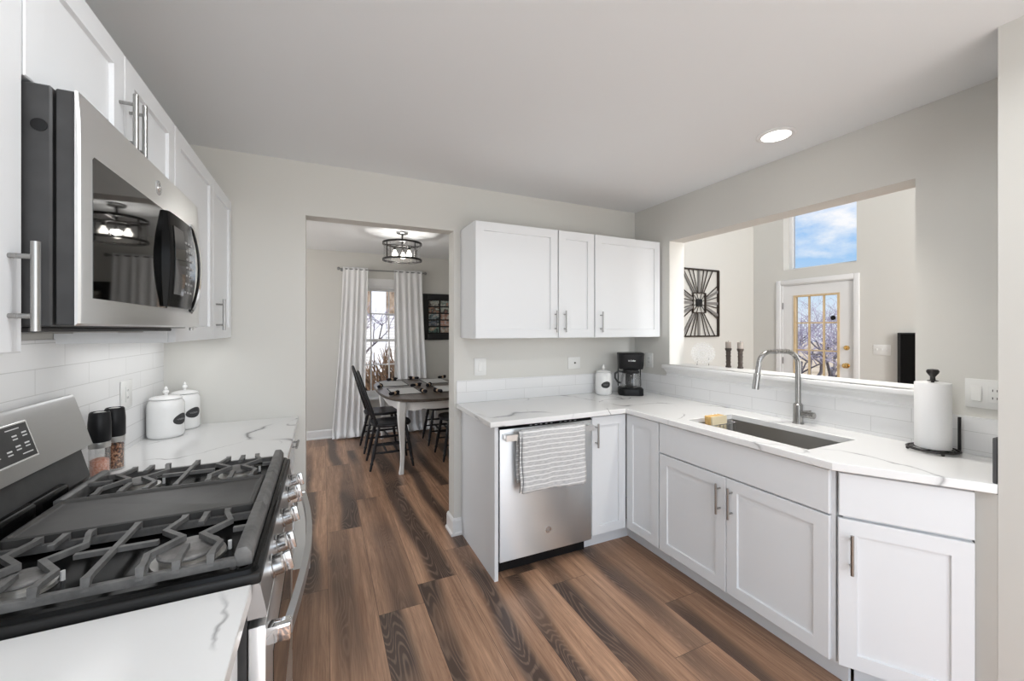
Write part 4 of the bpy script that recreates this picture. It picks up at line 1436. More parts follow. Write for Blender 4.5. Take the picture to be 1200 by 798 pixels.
def grinder(label, x, y, fill, frac):
    z = 0.9145
    t = thing('spice_grinder', label, 'grinder', (x, y, z), 'battery spice grinders')
    r = 0.0285
    mb = MB()
    mb.lathe((x, y, z), [(r, 0.0), (r, 0.003), (r, 0.103), (r - 0.002, 0.103), (r - 0.002, 0.006), (0.002, 0.006)], 28)
    emit('glass_jar', mb, M['acrylic'], t)
    mb = MB()
    mb.lathe((x, y, z + 0.007), [(r - 0.004, 0), (r - 0.0035, 0.094 * frac - 0.006), (r * 0.5, 0.094 * frac), (0.002, 0.094 * frac + 0.002)], 24)
    emit('contents', mb, fill, t)
    mb = MB()
    mb.lathe((x, y, z + 0.1032), [(r, 0), (r + 0.0005, 0.001), (r + 0.0005, 0.020), (0.005, 0.0205)], 28)
    emit('steel_collar', mb, M['alu'], t)
    mb = MB()
    mb.lathe((x, y, z + 0.124), [(r, 0.0), (r + 0.002, 0.004), (r + 0.002, 0.065), (r - 0.001, 0.100), (r - 0.004, 0.104), (r - 0.006, 0.100), (0.004, 0.099)], 28)
    hd = emit('motor_housing', mb, M['blk'], t, sharp=40)
    mb = MB()
    mb.lathe((x, y, z + 0.2232), [(0.017, 0), (0.017, 0.002), (0.010, 0.005), (0.002, 0.0055)], 20)
    emit('push_button', mb, M['alu'], hd)
grinder('spice grinder with pink salt, the nearer of two beside the range', -0.712, 1.905, M['salt'], 0.62)
grinder('spice grinder filled with peppercorns, standing behind the salt one', -0.700, 1.985, M['pepper'], 0.98)

# ---------------------------------------------------------------- outlets and switches
def plate(name, label, F, u0, u1, z0, z1, kind, cat='outlet'):
    c = F.p((u0 + u1) / 2, 0, (z0 + z1) / 2)
    t = thing(name, label, cat, c)
    emit('cover_plate', MB().fbox(F, u0, u1, 0.0005, 0.006, z0, z1, 0.002, 2), M['plate'], t)
    um, zm = (u0 + u1) / 2, (z0 + z1) / 2
    def rocker(u):
        mb = MB()
        P = F.p
        mb.hexa([P(u - .016, .0055, zm - .033), P(u + .016, .0055, zm - .033), P(u + .016, .0055, zm + .033), P(u - .016, .0055, zm + .033),
                 P(u - .015, .012, zm - .031), P(u + .015, .012, zm - .031), P(u + .015, .007, zm + .031), P(u - .015, .007, zm + .031)], 0.001, 1)
        emit('rocker', mb, M['plate'], t)
    def recept(u):
        mb = MB()
        mb.fbox(F, u - .017, u + .017, .0055, .0085, zm - .034, zm + .034, .002, 2)
        rc = emit('receptacle', mb, M['plate'], t)
        mb = MB()
        for s in (-0.019, 0.012):
            for du in (-0.006, 0.006):
                mb.fbox(F, u + du - .0012, u + du + .0012, .0080, .0088, zm + s, zm + s + .009)
        emit('slot', mb, M['slot'], rc)
    def toggle(u):
        mb = MB()
        mb.fbox(F, u - .005, u + .005, .0055, .016, zm - .004, zm + .012, .001, 1)
        emit('toggle', mb, M['plate'], t)
    for k, u in kind:
        {'r': rocker, 'o': recept, 't': toggle}[k](u)
    return t
FBW = Fr((0, YB), (1, 0), (0, -1))
FRW = Fr((XR, 0), (0, 1), (-1, 0))
FLW = Fr((XL + 0.007, 0), (0, 1), (1, 0))
FDW = Fr((XW, 0), (0, 1), (-1, 0))
plate('light_switch', 'white rocker switch on the back wall beside the doorway', FBW, 0.976, 1.066, 1.102, 1.226, [('r', 1.021)], 'switch')
cj = thing('cable_jack', 'small white wall plate with a dark socket behind the canister', 'outlet', (1.82, YB, 1.165))
emit('cover_plate', MB().fbox(FBW, 1.762, 1.878, 0.0005, 0.006, 1.118, 1.212, 0.002, 2), M['plate'], cj)
mb = MB()
mb.lathe(FBW.p(1.825, 0.0055, 1.165), [(0.007, 0), (0.007, 0.006), (0.004, 0.007), (0.001, 0.007)], 14, (0, -1, 0))
emit('coax_socket', mb, M['slot'], cj)
plate('wall_outlet', 'white outlet on the right wall behind the coffee maker', FRW, 2.526, 2.604, 1.120, 1.238, [('o', 2.565)])
plate('wall_outlet', 'two-gang switch and outlet plate right of the paper towels', FRW, 0.628, 0.745, 1.110, 1.228, [('r', 0.712), ('o', 0.660)])
plate('wall_outlet', 'white outlet on the left backsplash tiles above the spice grinders', FLW, 2.226, 2.330, 1.095, 1.213, [('o', 2.278)])
plate('light_switch', 'three-gang switch plate on the living room wall beside the door', FDW, 2.372, 2.535, 1.135, 1.255, [('t', 2.407), ('t', 2.453), ('t', 2.499)], 'switch')

# ---------------------------------------------------------------- coffee maker
cx, cy, cz = 2.228, 2.548, 0.9145
ca = math.atan2(-cy * 1.0, -cx * 1.0)
fw = (math.cos(R(236)), math.sin(R(236)))
FC = Fr((cx, cy), (-fw[1], fw[0]), fw)          # u to the viewer's left or right, d towards the viewer
t = thing('coffee_maker', 'black drip coffee maker with glass carafe in the counter corner', 'coffee maker', (cx, cy, cz))
def rrF(F, u0, u1, d0, d1, r, z, n=5):
    return [F.p(a, b, z) for a, b, _ in rr(u0, u1, d0, d1, r, 0, n)]
mb = MB()
mb.rings([rrF(FC, -.093, .093, -.095, .095, .045, cz), rrF(FC, -.095, .095, -.097, .097, .047, cz + .008), rrF(FC, -.093, .093, -.095, .095, .046, cz + .050), rrF(FC, -.085, .085, -.087, .087, .04, cz + .055)])
emit('base', mb, M['blk'], t, sharp=40)
mb = MB()
mb.lathe(FC.p(0, .022, cz + .0552), [(.062, 0), (.062, .003), (.003, .0035)], 28)
emit('hot_plate', mb, M['char'], t)
mb = MB()
mb.fbox(FC, -.030, .030, -.088, -.058, cz + .0545, cz + .225, .004)
emit('column', mb, M['blk'], t)
for s in (-1, 1):
    mb = MB()
    mb.fbox(FC, s * .088 - .004, s * .088 + .004, -.088, -.070, cz + .0545, cz + .225, .003)
    emit('side_strut', mb, M['blk'], t)
mb = MB()
mb.rings([rrF(FC, -.093, .093, -.093, .070, .040, cz + .205), rrF(FC, -.096, .096, -.096, .088, .045, cz + .235), rrF(FC, -.099, .099, -.098, .096, .046, cz + .310), rrF(FC, -.100, .100, -.099, .097, .046, cz + .318)])
rv = emit('reservoir', mb, M['blk'], t, sharp=40)
mb = MB()
mb.rings([rrF(FC, -.100, .100, -.099, .097, .046, cz + .3182), rrF(FC, -.101, .101, -.100, .098, .046, cz + .324), rrF(FC, -.095, .095, -.095, .090, .042, cz + .332), rrF(FC, -.06, .06, -.06, .06, .03, cz + .334)])
emit('lid', mb, M['blk'], rv, sharp=40)
# white maker's mark: a round initial and a short word
mb = MB()
mz = cz + .268
def mk(F, pts, w=.0016):
    mb.tube([F.p(a, .0925 + .045 * (b - mz), b) for a, b in pts], w, 5)
x = -.026
for ch in ('M', 'r', '.', 'C', 'o', 'f', 'f', 'e', 'e'):
    s, hgt = .005, .012
    if ch == 'M':
        mk(FC, [(x, mz), (x, mz + hgt), (x + .003, mz + .004), (x + .006, mz + hgt), (x + .006, mz)])
        x += .0095
    elif ch == 'r':
        mk(FC, [(x, mz), (x, mz + .008), (x + .003, mz + .008)])
        x += .0045
    elif ch == '.':
        mk(FC, [(x, mz), (x + .0008, mz + .0008)])
        x += .004
    elif ch == 'C':
        mk(FC, [(x + .003 + .0032 * math.cos(R(a)), mz + .006 + .006 * math.sin(R(a))) for a in range(50, 320, 30)])
        x += .0085
    elif ch == 'o':
        mk(FC, [(x + .002 + .0024 * math.cos(R(a)), mz + .004 + .004 * math.sin(R(a))) for a in range(0, 370, 40)])
        x += .0065
    elif ch == 'f':
        mk(FC, [(x + .001, mz), (x + .001, mz + .009), (x + .003, mz + .012)])
        mk(FC, [(x - .0005, mz + .007), (x + .003, mz + .007)])
        x += .0042
    elif ch == 'e':
        mk(FC, [(x, mz + .004), (x + .0042, mz + .004)] + [(x + .002 + .0024 * math.cos(R(a)), mz + .004 + .004 * math.sin(R(a))) for a in range(20, 320, 40)])
        x += .0065
emit('brand_lettering', mb, M['white_mark'], rv)
cc = FC.p(0, .022, cz + .059)
mb = MB()
mb.lathe(cc, [(.060, 0), (.078, .006), (.083, .025), (.080, .060), (.066, .112), (.058, .130), (.060, .136), (.0575, .136), (.0555, .130), (.0635, .112), (.0775, .060), (.0805, .025), (.075, .009), (.003, .004)], 36)
cf = emit('carafe', mb, M['clear'], t, sharp=60)
mb = MB()
mb.lathe((cc[0], cc[1], cc[2] + .1365), [(.061, 0), (.062, .005), (.056, .009), (.004, .0095)], 30)
emit('carafe_lid', mb, M['blk'], cf)
mb = MB()
mb.lathe((cc[0], cc[1], cc[2] + .114), [(.0665, 0), (.0680, .002), (.0620, .016), (.0605, .016)], 36)
emit('carafe_band', mb, M['blk'], cf)
mb = MB()
hu = -1
hp = [(-.062, .122), (-.095, .126), (-.122, .108), (-.122, .072), (-.104, .045), (-.081, .034)]
mb.tube([FC.p(u, .03, cc[2] + z) for u, z in hp], 0.1, sect=(.014, .008), up=(fw[0], fw[1], 0.0))
emit('carafe_handle', mb, M['blk'], cf)

# ---------------------------------------------------------------- paper towel holder, slate board
px, py, pz = 2.347, 0.812, 0.9145
t = thing('paper_towel_holder', 'dark wire paper towel stand with a knob on top', 'paper towel holder', (px, py, pz))
mb = MB()
for r_, z in ((0.081, .012), (0.064, .010)):
    mb.tube([(px + r_ * 1.02 * math.cos(2 * PI * k / 40), py + r_ * math.sin(2 * PI * k / 40), pz + z) for k in range(40)], 0.0033, 8, closed=True)
for k in range(12):
    a = 2 * PI * k / 12
    mb.tube([(px + 0.064 * math.cos(a + .12), py + 0.064 * math.sin(a + .12), pz + .010), (px + .076 * math.cos(a), py + .076 * math.sin(a), pz + .014), (px + .081 * math.cos(a - .12), py + .081 * math.sin(a - .12), pz + .012)], 0.0028, 6)
mb.tube([(px - .081, py, pz + .011), (px, py, pz + .009), (px + .081, py, pz + .011)], 0.0032, 8)
mb.tube([(px, py - .081, pz + .011), (px, py, pz + .009), (px, py + .081, pz + .011)], 0.0032, 8)
emit('wire_base', mb, M['bronze'], t)
for a in (40, 130, 220, 310):
    fx, fy = px + .081 * math.cos(R(a)), py + .081 * math.sin(R(a))
    emit('foot', MB().sphere((fx, fy, pz + .0068), .0065, 10), M['bronze'], t)
mb = MB()
mb.cyl((px, py, pz + .010), (px, py, pz + .312), 0.0055, seg=12)
emit('post', mb, M['bronze'], t)
mb = MB()
mb.lathe((px, py, pz + .298), [(.018, 0), (.018, .002), (.009, .005), (.008, .018), (.012, .024), (.019, .034), (.021, .042), (.017, .049), (.004, .051)], 20)
emit('knob', mb, M['bronze'], t)
mb = MB()
ax, ay = px + .058, py - .062
mb.box(ax - .003, ax + .003, ay - .005, ay + .005, pz + .012, pz + .152, .001, 1)
emit('tension_arm', mb, M['bronze'], t)
t2 = thing('paper_towel_roll', 'full white paper towel roll on the dark wire stand', 'paper towels', (px, py, pz + .018))
mb = MB()
mb.lathe((px, py, pz + .018), [(.021, 0), (.056, 0), (.057, .002), (.057, .272), (.056, .274), (.021, .274)], 48)
emit('paper', mb, M['paper'], t2, sharp=50)
mb = MB()
mb.lathe((px, py, pz + .0185), [(.0195, 0), (.0205, 0), (.0205, .273), (.0195, .273)], 24)
emit('core_tube', mb, M['candle'], t2)
mb = MB()
mb.box(2.040, 2.30, 0.5475, 0.5585, 0.9145, 1.067, 0.002, 1)
o = emit('serving_board', mb, M['slate'], loc=(2.17, 0.553, 0.9145))
tag(o, 'dark slate board standing at the right end of the counter', 'board')

# ---------------------------------------------------------------- recessed ceiling light
rx, ry = 2.125, 1.331
t = thing('ceiling_light', 'round recessed ceiling light shining above the sink', 'light', (rx, ry, H))
mb = MB()
mb.lathe((rx, ry, H), [(.088, -.0005), (.090, -.004), (.080, -.009), (.066, -.007), (.066, -.0005)], 40)
emit('trim_ring', mb, M['trim'], t)
mb = MB()
mb.lathe((rx, ry, H), [(.0655, -.002), (.0655, -.006), (.04, -.0075), (.002, -.008)], 40)
emit('lens', mb, M['led'], t)
l = bpy.data.lights.new('ceiling_light_glow', 'SPOT')
l.energy = 52
l.spot_size = R(95)
l.spot_blend = 0.9
l.shadow_soft_size = 0.06
l.color = (1, 0.96, 0.9)
o = bpy.data.objects.new('ceiling_light_glow', l)
COL.objects.link(o)
o.location = (rx, ry, H - 0.03)

# ---------------------------------------------------------------- pass-through sill decor
def candlestick(label, x, y):
    z = 1.1605
    t = thing('candlestick', label, 'candlestick', (x, y, z), 'candlesticks on the sill')
    mb = MB()
    prof = [(.019, 0), (.019, .010), (.014, .016), (.016, .022), (.014, .030), (.018, .038), (.014, .046), (.016, .060), (.015, .074), (.018, .082), (.014, .092), (.017, .102), (.015, .114), (.021, .126), (.022, .136), (.018, .138), (.004, .138)]
    mb.lathe((x, y, z), prof, 20)
    emit('turned_post', mb, M['candlewood'], t, sharp=60)
    c = thing('pillar_candle', 'taupe pillar candle on the ' + ('left' if y > 1.95 else 'right') + ' turned candlestick', 'candle', (x, y, z + .1385), 'pillar candles')
    mb = MB()
    mb.lathe((x, y, z + .1385), [(.0185, 0), (.0190, .003), (.0190, .042), (.016, .045), (.003, .043)], 20)
    emit('wax', mb, M['candle'], c)
    mb = MB()
    mb.cyl((x, y, z + .181), (x, y, z + .190), .0011, seg=6)
    emit('wick', mb, M['blk'], c)
candlestick('dark turned candlestick on the sill, the one nearer the wall decor', 2.630, 1.985)
candlestick('dark turned candlestick on the sill, the one nearer the faucet', 2.630, 1.893)
dx, dy, dz = 2.618, 2.190, 1.1605
t = thing('openwork_plate', 'round white openwork plate standing on the pass-through sill', 'decoration', (dx, dy, dz))
mb = MB()
nrm = Vector((-0.78, -0.62, 0.12)).normalized()
pu = Vector((0, 0, 1)).cross(nrm).normalized()
pv = nrm.cross(pu)
pc = Vector((dx, dy, dz + 0.088))
def pp(r_, a, off=0.0):
    return pc + pu * (r_ * math.cos(a)) + pv * (r_ * math.sin(a)) + nrm * off
for r_, off in ((0.026, 0), (0.050, .003), (0.068, .008)):
    mb.tube([pp(r_, 2 * PI * k / 36, off) for k in range(36)], 0.0022, 6, closed=True)
for k in range(20):
    a = 2 * PI * k / 20
    mb.tube([pp(.026, a, 0), pp(.050, a + .16, .003), pp(.068, a, .008), pp(.080, a + .08, .011), pp(.084, a + .157, .012), pp(.080, a + .23, .011), pp(.068, a + .314, .008)], 0.0019, 5)
    mb.tube([pp(.026, a, 0), pp(.050, a - .16, .003), pp(.068, a, .008)], 0.0019, 5)
mb.tube([pp(0.006, 2 * PI * k / 12) for k in range(12)], 0.003, 6, closed=True)
for k in range(10):
    mb.tube([pp(.006, 2 * PI * k / 10), pp(.026, 2 * PI * k / 10)], 0.0019, 5)
emit('wire_lace', mb, M['ceramic'], t)
mb = MB()
b0 = pp(.083, -PI / 2 - .5, .012)
b1 = pp(.083, -PI / 2 + .5, .012)
for b in (b0, b1):
    mb.tube([(b.x - .016, b.y - .014, dz + .010), (b.x - .012, b.y - .010, dz + .002), (b.x + .004, b.y + .004, dz + .002), (b.x + .022, b.y + .017, dz + .002), (b.x + .018, b.y + .014, dz + .06)], 0.0016, 6)
emit('easel_stand', mb, M['bronze'], t, label='thin dark easel foot')

# ---------------------------------------------------------------- living room: wall art, television
ax, az, aw, ah = 4.685, 1.797, 0.755, 0.915
t = thing('wall_sculpture', 'rectangular metal starburst wall art in the living room', 'wall art', (ax, YA, az))
yb = YA - 0.004
mb = MB()
def rect(w_, h_):
    return [(ax - w_ / 2, yb - .018, az - h_ / 2), (ax + w_ / 2, yb - .018, az - h_ / 2), (ax + w_ / 2, yb - .018, az + h_ / 2), (ax - w_ / 2, yb - .018, az + h_ / 2)]
def bar2(a, b, w_, d_=0.012, y=yb - .018):
    a, b = Vector(a), Vector(b)
    tdir = (b - a).normalized()
    s = Vector((0, 1, 0)).cross(tdir) * (w_ / 2)
    n_ = Vector((0, d_ / 2, 0))
    mb.hexa([tuple(a - s - n_), tuple(a + s - n_), tuple(a + s + n_), tuple(a - s + n_), tuple(b - s - n_), tuple(b + s - n_), tuple(b + s + n_), tuple(b - s + n_)])
rc = rect(aw, ah)
for k in range(4):
    bar2(rc[k], rc[(k + 1) % 4], 0.020, 0.030)
emit('outer_frame', mb, M['artmetal'], t)
mb = MB()
iw, ih = 0.24, 0.27
rc = rect(iw, ih)
for k in range(4):
    bar2(rc[k], rc[(k + 1) % 4], 0.013, 0.022)
emit('inner_frame', mb, M['artmetal'], t)
mb = MB()
def hit(w_, h_, a):
    c, s = math.cos(a), math.sin(a)
    k = min(w_ / 2 / abs(c) if abs(c) > 1e-6 else 9, h_ / 2 / abs(s) if abs(s) > 1e-6 else 9)
    return Vector((ax + c * k, yb - .018, az + s * k))
for a in (12, 32, 58, 77, 103, 122, 148, 168, 192, 212, 238, 257, 283, 302, 328, 348, 68, 112, 248, 292):
    bar2(hit(iw, ih, R(a)), hit(aw, ah, R(a + 2)), 0.010, 0.010)
for a in (45, 135, 225, 315, 20, 160, 200, 340, 70, 110, 250, 290):
    bar2(hit(.1, .1, R(a)), hit(iw, ih, R(a)), 0.007, 0.008)
emit('ray', mb, M['artmetal'], t)
mb = MB()
for a in (0, 24, 90, 156, 180, 204, 270, 336, 235, 125):
    bar2(hit(iw, ih, R(a)), hit(aw - .01, ah - .01, R(a)), 0.034, 0.006)
emit('slat', mb, M['artgrey'], t, label='grey slat rays')
mb = MB()
q = .052
mb.rings([[(ax - q, yb - .010, az - q), (ax + q, yb - .010, az - q), (ax + q, yb - .010, az + q), (ax - q, yb - .010, az + q)],
          [(ax - q, yb - .026, az - q), (ax + q, yb - .026, az - q), (ax + q, yb - .026, az + q), (ax - q, yb - .026, az + q)],
          [(ax - .004, yb - .045, az - .004), (ax + .004, yb - .045, az - .004), (ax + .004, yb - .045, az + .004), (ax - .004, yb - .045, az + .004)]])
emit('centre_boss', mb, M['blk'], t)
for sx in (-1, 1):
    for sz in (-1, 1):
        mb = MB()
        mb.box(ax + sx * (aw / 2 - .03) - .006, ax + sx * (aw / 2 - .03) + .006, yb - .012, YA - .0005, az + sz * (ah / 2) - .006, az + sz * (ah / 2) + .006)
        emit('wall_hook', mb, M['artmetal'], t)

t = thing('television', 'black flat television on the living room wall, mostly hidden', 'television', (5.80, 1.70, 1.05))
emit('bezel', MB().box(5.785, 5.825, 1.06, 2.292, 0.70, 1.396, 0.004, 2), M['tv'], t)
emit('screen', MB().box(5.7835, 5.7848, 1.075, 2.262, 0.72, 1.382), M['blkgloss'], t)
emit('wall_mount', MB().box(5.826, 5.8495, 1.50, 1.85, 0.90, 1.20), M['blk'], t)

# ---------------------------------------------------------------- dining room: lamp
lx, ly = 0.770, 4.45
t = thing('chandelier', 'drum ceiling lamp with two dark rings and clear glass over the table', 'lamp', (lx, ly, HD))
mb = MB()
mb.lathe((lx, ly, HD), [(.062, -.0005), (.062, -.018), (.056, -.022), (.010, -.023)], 30)
emit('canopy', mb, M['hinge'], t)
mb = MB()
mb.cyl((lx, ly, HD - .022), (lx, ly, HD - .150), .009, seg=12)
emit('stem', mb, M['bronze'], t)
rz1, rz0, rr_ = HD - .125, HD - .300, .200
for z in (rz1, rz0):
    mb = MB()
    n = 48
    mb.rings([[(lx + (rr_ + a) * math.cos(2 * PI * k / n), ly + (rr_ + a) * math.sin(2 * PI * k / n), z + b) for a, b in ((-.006, -.010), (.006, -.010), (.006, .010), (-.006, .010))] for k in range(n)], closed=True)
    emit('ring', mb, M['bronze'], t)
for k in range(4):
    a = R(30 + 90 * k)
    x, y = lx + rr_ * math.cos(a), ly + rr_ * math.sin(a)
    mb = MB()
    mb.box(x - .005, x + .005, y - .005, y + .005, rz0 + .008, rz1 - .008)
    emit('strut', mb, M['bronze'], t)
for k in range(3):
    a = R(30 + 120 * k)
    mb = MB()
    mb.tube([(lx, ly, HD - .140), (lx + rr_ * math.cos(a), ly + rr_ * math.sin(a), rz1)], .005, 8)
    emit('arm', mb, M['bronze'], t)
mb = MB()
mb.lathe((lx, ly, rz0), [(.188, .004), (.192, .004), (.192, .172), (.188, .172)], 48)
emit('glass_drum', mb, M['clear'], t)
for k in range(3):
    a = R(75 + 120 * k)
    x, y = lx + .085 * math.cos(a), ly + .085 * math.sin(a)
    mb = MB()
    mb.tube([(lx, ly, HD - .145), (lx + .05 * math.cos(a), ly + .05 * math.sin(a), HD - .15), (x, y, HD - .165)], .006, 8)
    mb.lathe((x, y, HD - .20), [(.014, 0), (.016, .03), (.006, .036)], 14)
    sk = emit('socket', mb, M['bronze'], t)
    mb = MB()
    mb.lathe((x, y, HD - .2005), [(.012, 0), (.014, -.015), (.027, -.038), (.029, -.050), (.022, -.067), (.003, -.075)], 18)
    emit('bulb', mb, M['bulb'], sk, sharp=60)
l = bpy.data.lights.new('chandelier_glow', 'POINT')
l.energy = 6
l.shadow_soft_size = 0.02
l.color = (1, 0.97, 0.92)
o = bpy.data.objects.new('chandelier_glow', l)
COL.objects.link(o)
o.location = (lx, ly, HD - 0.235)

# ---------------------------------------------------------------- curtains and rod
t = thing('curtain_rod', 'thin grey curtain rod with round finials above the dining window', 'curtain rod', (0.75, YD - .07, 2.235))
mb = MB()
mb.cyl((0.20, YD - .075, 2.235), (1.31, YD - .075, 2.235), .008, seg=12)
emit('rod', mb, M['hinge'], t)
for x, s in ((0.20, -1), (1.31, 1)):
    mb = MB()
    mb.lathe((x, YD - .075, 2.235), [(.008, 0), (.016, .004), (.022, .018), (.014, .032), (.002, .036)], 16, (s, 0, 0))
    emit('finial', mb, M['hinge'], t)
for x in (0.225, 1.285):
    mb = MB()
    mb.tube([(x, YD - .0005, 2.225), (x, YD - .06, 2.225), (x, YD - .075, 2.224)], .006, 8)
    mb.lathe((x, YD - .0005, 2.225), [(.018, 0), (.018, .004), (.002, .005)], 14, (0, -1, 0))
    emit('bracket', mb, M['hinge'], t)
def curtain(label, xt0, xt1, xb0, xb1, seed):
    mb = MB()
    n = 90
    def f(u, v):
        # v: 0 top, 1 floor
        z = 2.262 - 2.252 * v
        e = v ** 1.3
        x0 = xt0 + (xb0 - xt0) * e
        x1 = xt1 + (xb1 - xt1) * e
        ph = seed + u * 2 * PI * 5.0
        amp = (0.010 if v < 0.10 else 0.010 + 0.012 * min(1, (v - 0.10) * 2) * 0.6)
        if v < 0.09:
            amp *= 0.55 + 0.45 * v / 0.09
        y = YD - .078 - amp * math.sin(ph + 0.6 * math.sin(2.2 * v + seed)) * (1 if v > .03 else .8) - 0.018 * max(0, v - .1)
        x = x0 + (x1 - x0) * (u + 0.018 * math.sin(ph * 0.5 + 3 * v))
        if v > 0.96:
            k = (v - 0.96) / 0.04
            y -= 0.10 * k + 0.02 * math.sin(ph)* k
            z = max(0.012, 2.262 - 2.252 * (0.96 + 0.04 * min(1, k * 1.3))) + 0.012 * (1 + math.sin(ph)) * k
            x += 0.02 * math.sin(ph * .7) * k
        return (x, min(y, YD - .026), z)
    mb.grid(f, n, 46)
    o = emit('curtain', mb, M['curtain'], loc=((xt0 + xt1) / 2, YD - .078, 0.0), sharp=80)
    o.modifiers.new('thick', 'SOLIDIFY').thickness = 0.002
    tag(o, label, 'curtain', 'dining window curtains')
    return o
curtain('white curtain panel hanging left of the dining window', 0.235, 0.552, 0.10, 0.50, 0.4)
curtain('white curtain panel hanging right of the dining window', 0.885, 1.285, 0.90, 1.38, 2.1)

# ---------------------------------------------------------------- collage frame
t = thing('photo_frame', 'black collage frame with ten small photographs on the dining wall', 'picture frame', (1.555, YD, 1.615))
fx0, fx1, fz0, fz1 = 1.290, 1.820, 1.280, 1.950
mb = MB()
bw = 0.085
for x0, x1, z0, z1 in ((fx0, fx0 + bw, fz0, fz1), (fx1 - bw, fx1, fz0, fz1), (fx0 + bw, fx1 - bw, fz1 - bw, fz1), (fx0 + bw, fx1 - bw, fz0, fz0 + bw)):
    mb.box(x0, x1, YD - .030, YD - .0005, z0, z1, .004, 2)
emit('moulding', mb, M['blackwood'], t)
emit('mat_board', MB().box(fx0 + bw, fx1 - bw, YD - .012, YD - .001, fz0 + bw, fz1 - bw), M['matboard'], t)
def m_photo(i):
    r2 = random.Random(i * 7 + 3)
    hs = [(0.03, 0.03, 0.035), (0.34 + .1 * r2.random(), 0.22, 0.16), (0.50, 0.46 + .06 * r2.random(), 0.44), (0.14, 0.17 + .1 * r2.random(), 0.22)]
    r2.shuffle(hs)
    m = m_mottle('snapshot', [(0.30 + .12 * k, c) for k, c in enumerate(hs)], 14 + 6 * r2.random(), 3, 0.3)
    return m
k = 0
pw, ph_ = 0.150, 0.078
for rw in range(5):
    for cl in range(2):
        x0 = fx0 + bw + 0.018 + cl * (pw + 0.024)
        z1 = fz1 - bw - 0.012 - rw * (ph_ + 0.019)
        emit('photograph', MB().box(x0, x0 + pw, YD - .0135, YD - .0121, z1 - ph_, z1), m_photo(k), t)
        k += 1

# ---------------------------------------------------------------- dining table
tx, ty = 1.065, 4.83
TA, TB = 0.520, 0.880
t = thing('dining_table', 'dining table with dark wood top and distressed white curved legs', 'table', (tx, ty, 0))
def sup(sa, sb_, z, n=64, e=3.2):
    out = []
    for k in range(n):
        a = 2 * PI * k / n
        c, s = math.cos(a), math.sin(a)
        out.append((tx + sa * math.copysign(abs(c) ** (2 / e), c), ty + sb_ * math.copysign(abs(s) ** (2 / e), s), z))
    return out
mb = MB()
mb.rings([sup(TA - .008, TB - .008, .722), sup(TA, TB, .728), sup(TA, TB, .742), sup(TA - .008, TB - .008, .750)])
emit('tabletop', mb, M['tabletop'], t)
mb = MB()
n = 160
o1, o0, i1, i0 = [], [], [], []
lo_, hi_ = sup(TA - .075, TB - .075, 0.0, n), sup(TA - .095, TB - .095, 0.0, n)
rs = []
for k in range(n):
    sc = 0.640 - 0.016 * abs(math.sin(k / n * PI * 14)) + (0.012 if k % 40 < 6 or k % 40 > 34 else 0)
    a, b = lo_[k], hi_[k]
    rs.append([(a[0], a[1], sc), (a[0], a[1], .7215), (b[0], b[1], .7215), (b[0], b[1], sc)])
mb.rings(rs, closed=True)
emit('scalloped_apron', mb, M['tablewhite'], t)
for sx in (-1, 1):
    for sy in (-1, 1):
        mb = MB()
        ox, oy = tx + sx * 0.355, ty + sy * 0.705
        dd = Vector((sx * 0.5, sy * 0.85, 0)).normalized()
        prof = [(.7215, .000, .040), (.66, .004, .043), (.60, .016, .039), (.52, .018, .034), (.42, .006, .029), (.30, -.008, .024), (.18, -.014, .0205), (.09, -.006, .019), (.04, .008, .021), (.012, .018, .024), (0.0, .018, .022)]
        rs = []
        for z, off, hw in prof:
            c = Vector((ox, oy, z)) + dd * off
            rs.append([(c.x + a * hw * .98, c.y + b * hw * .98, z) for a, b in ((-1, -.7), (-.7, -1), (.7, -1), (1, -.7), (1, .7), (.7, 1), (-.7, 1), (-1, .7))])
        mb.rings(rs)
        emit('leg', mb, M['tablewhite'], t, sharp=40)

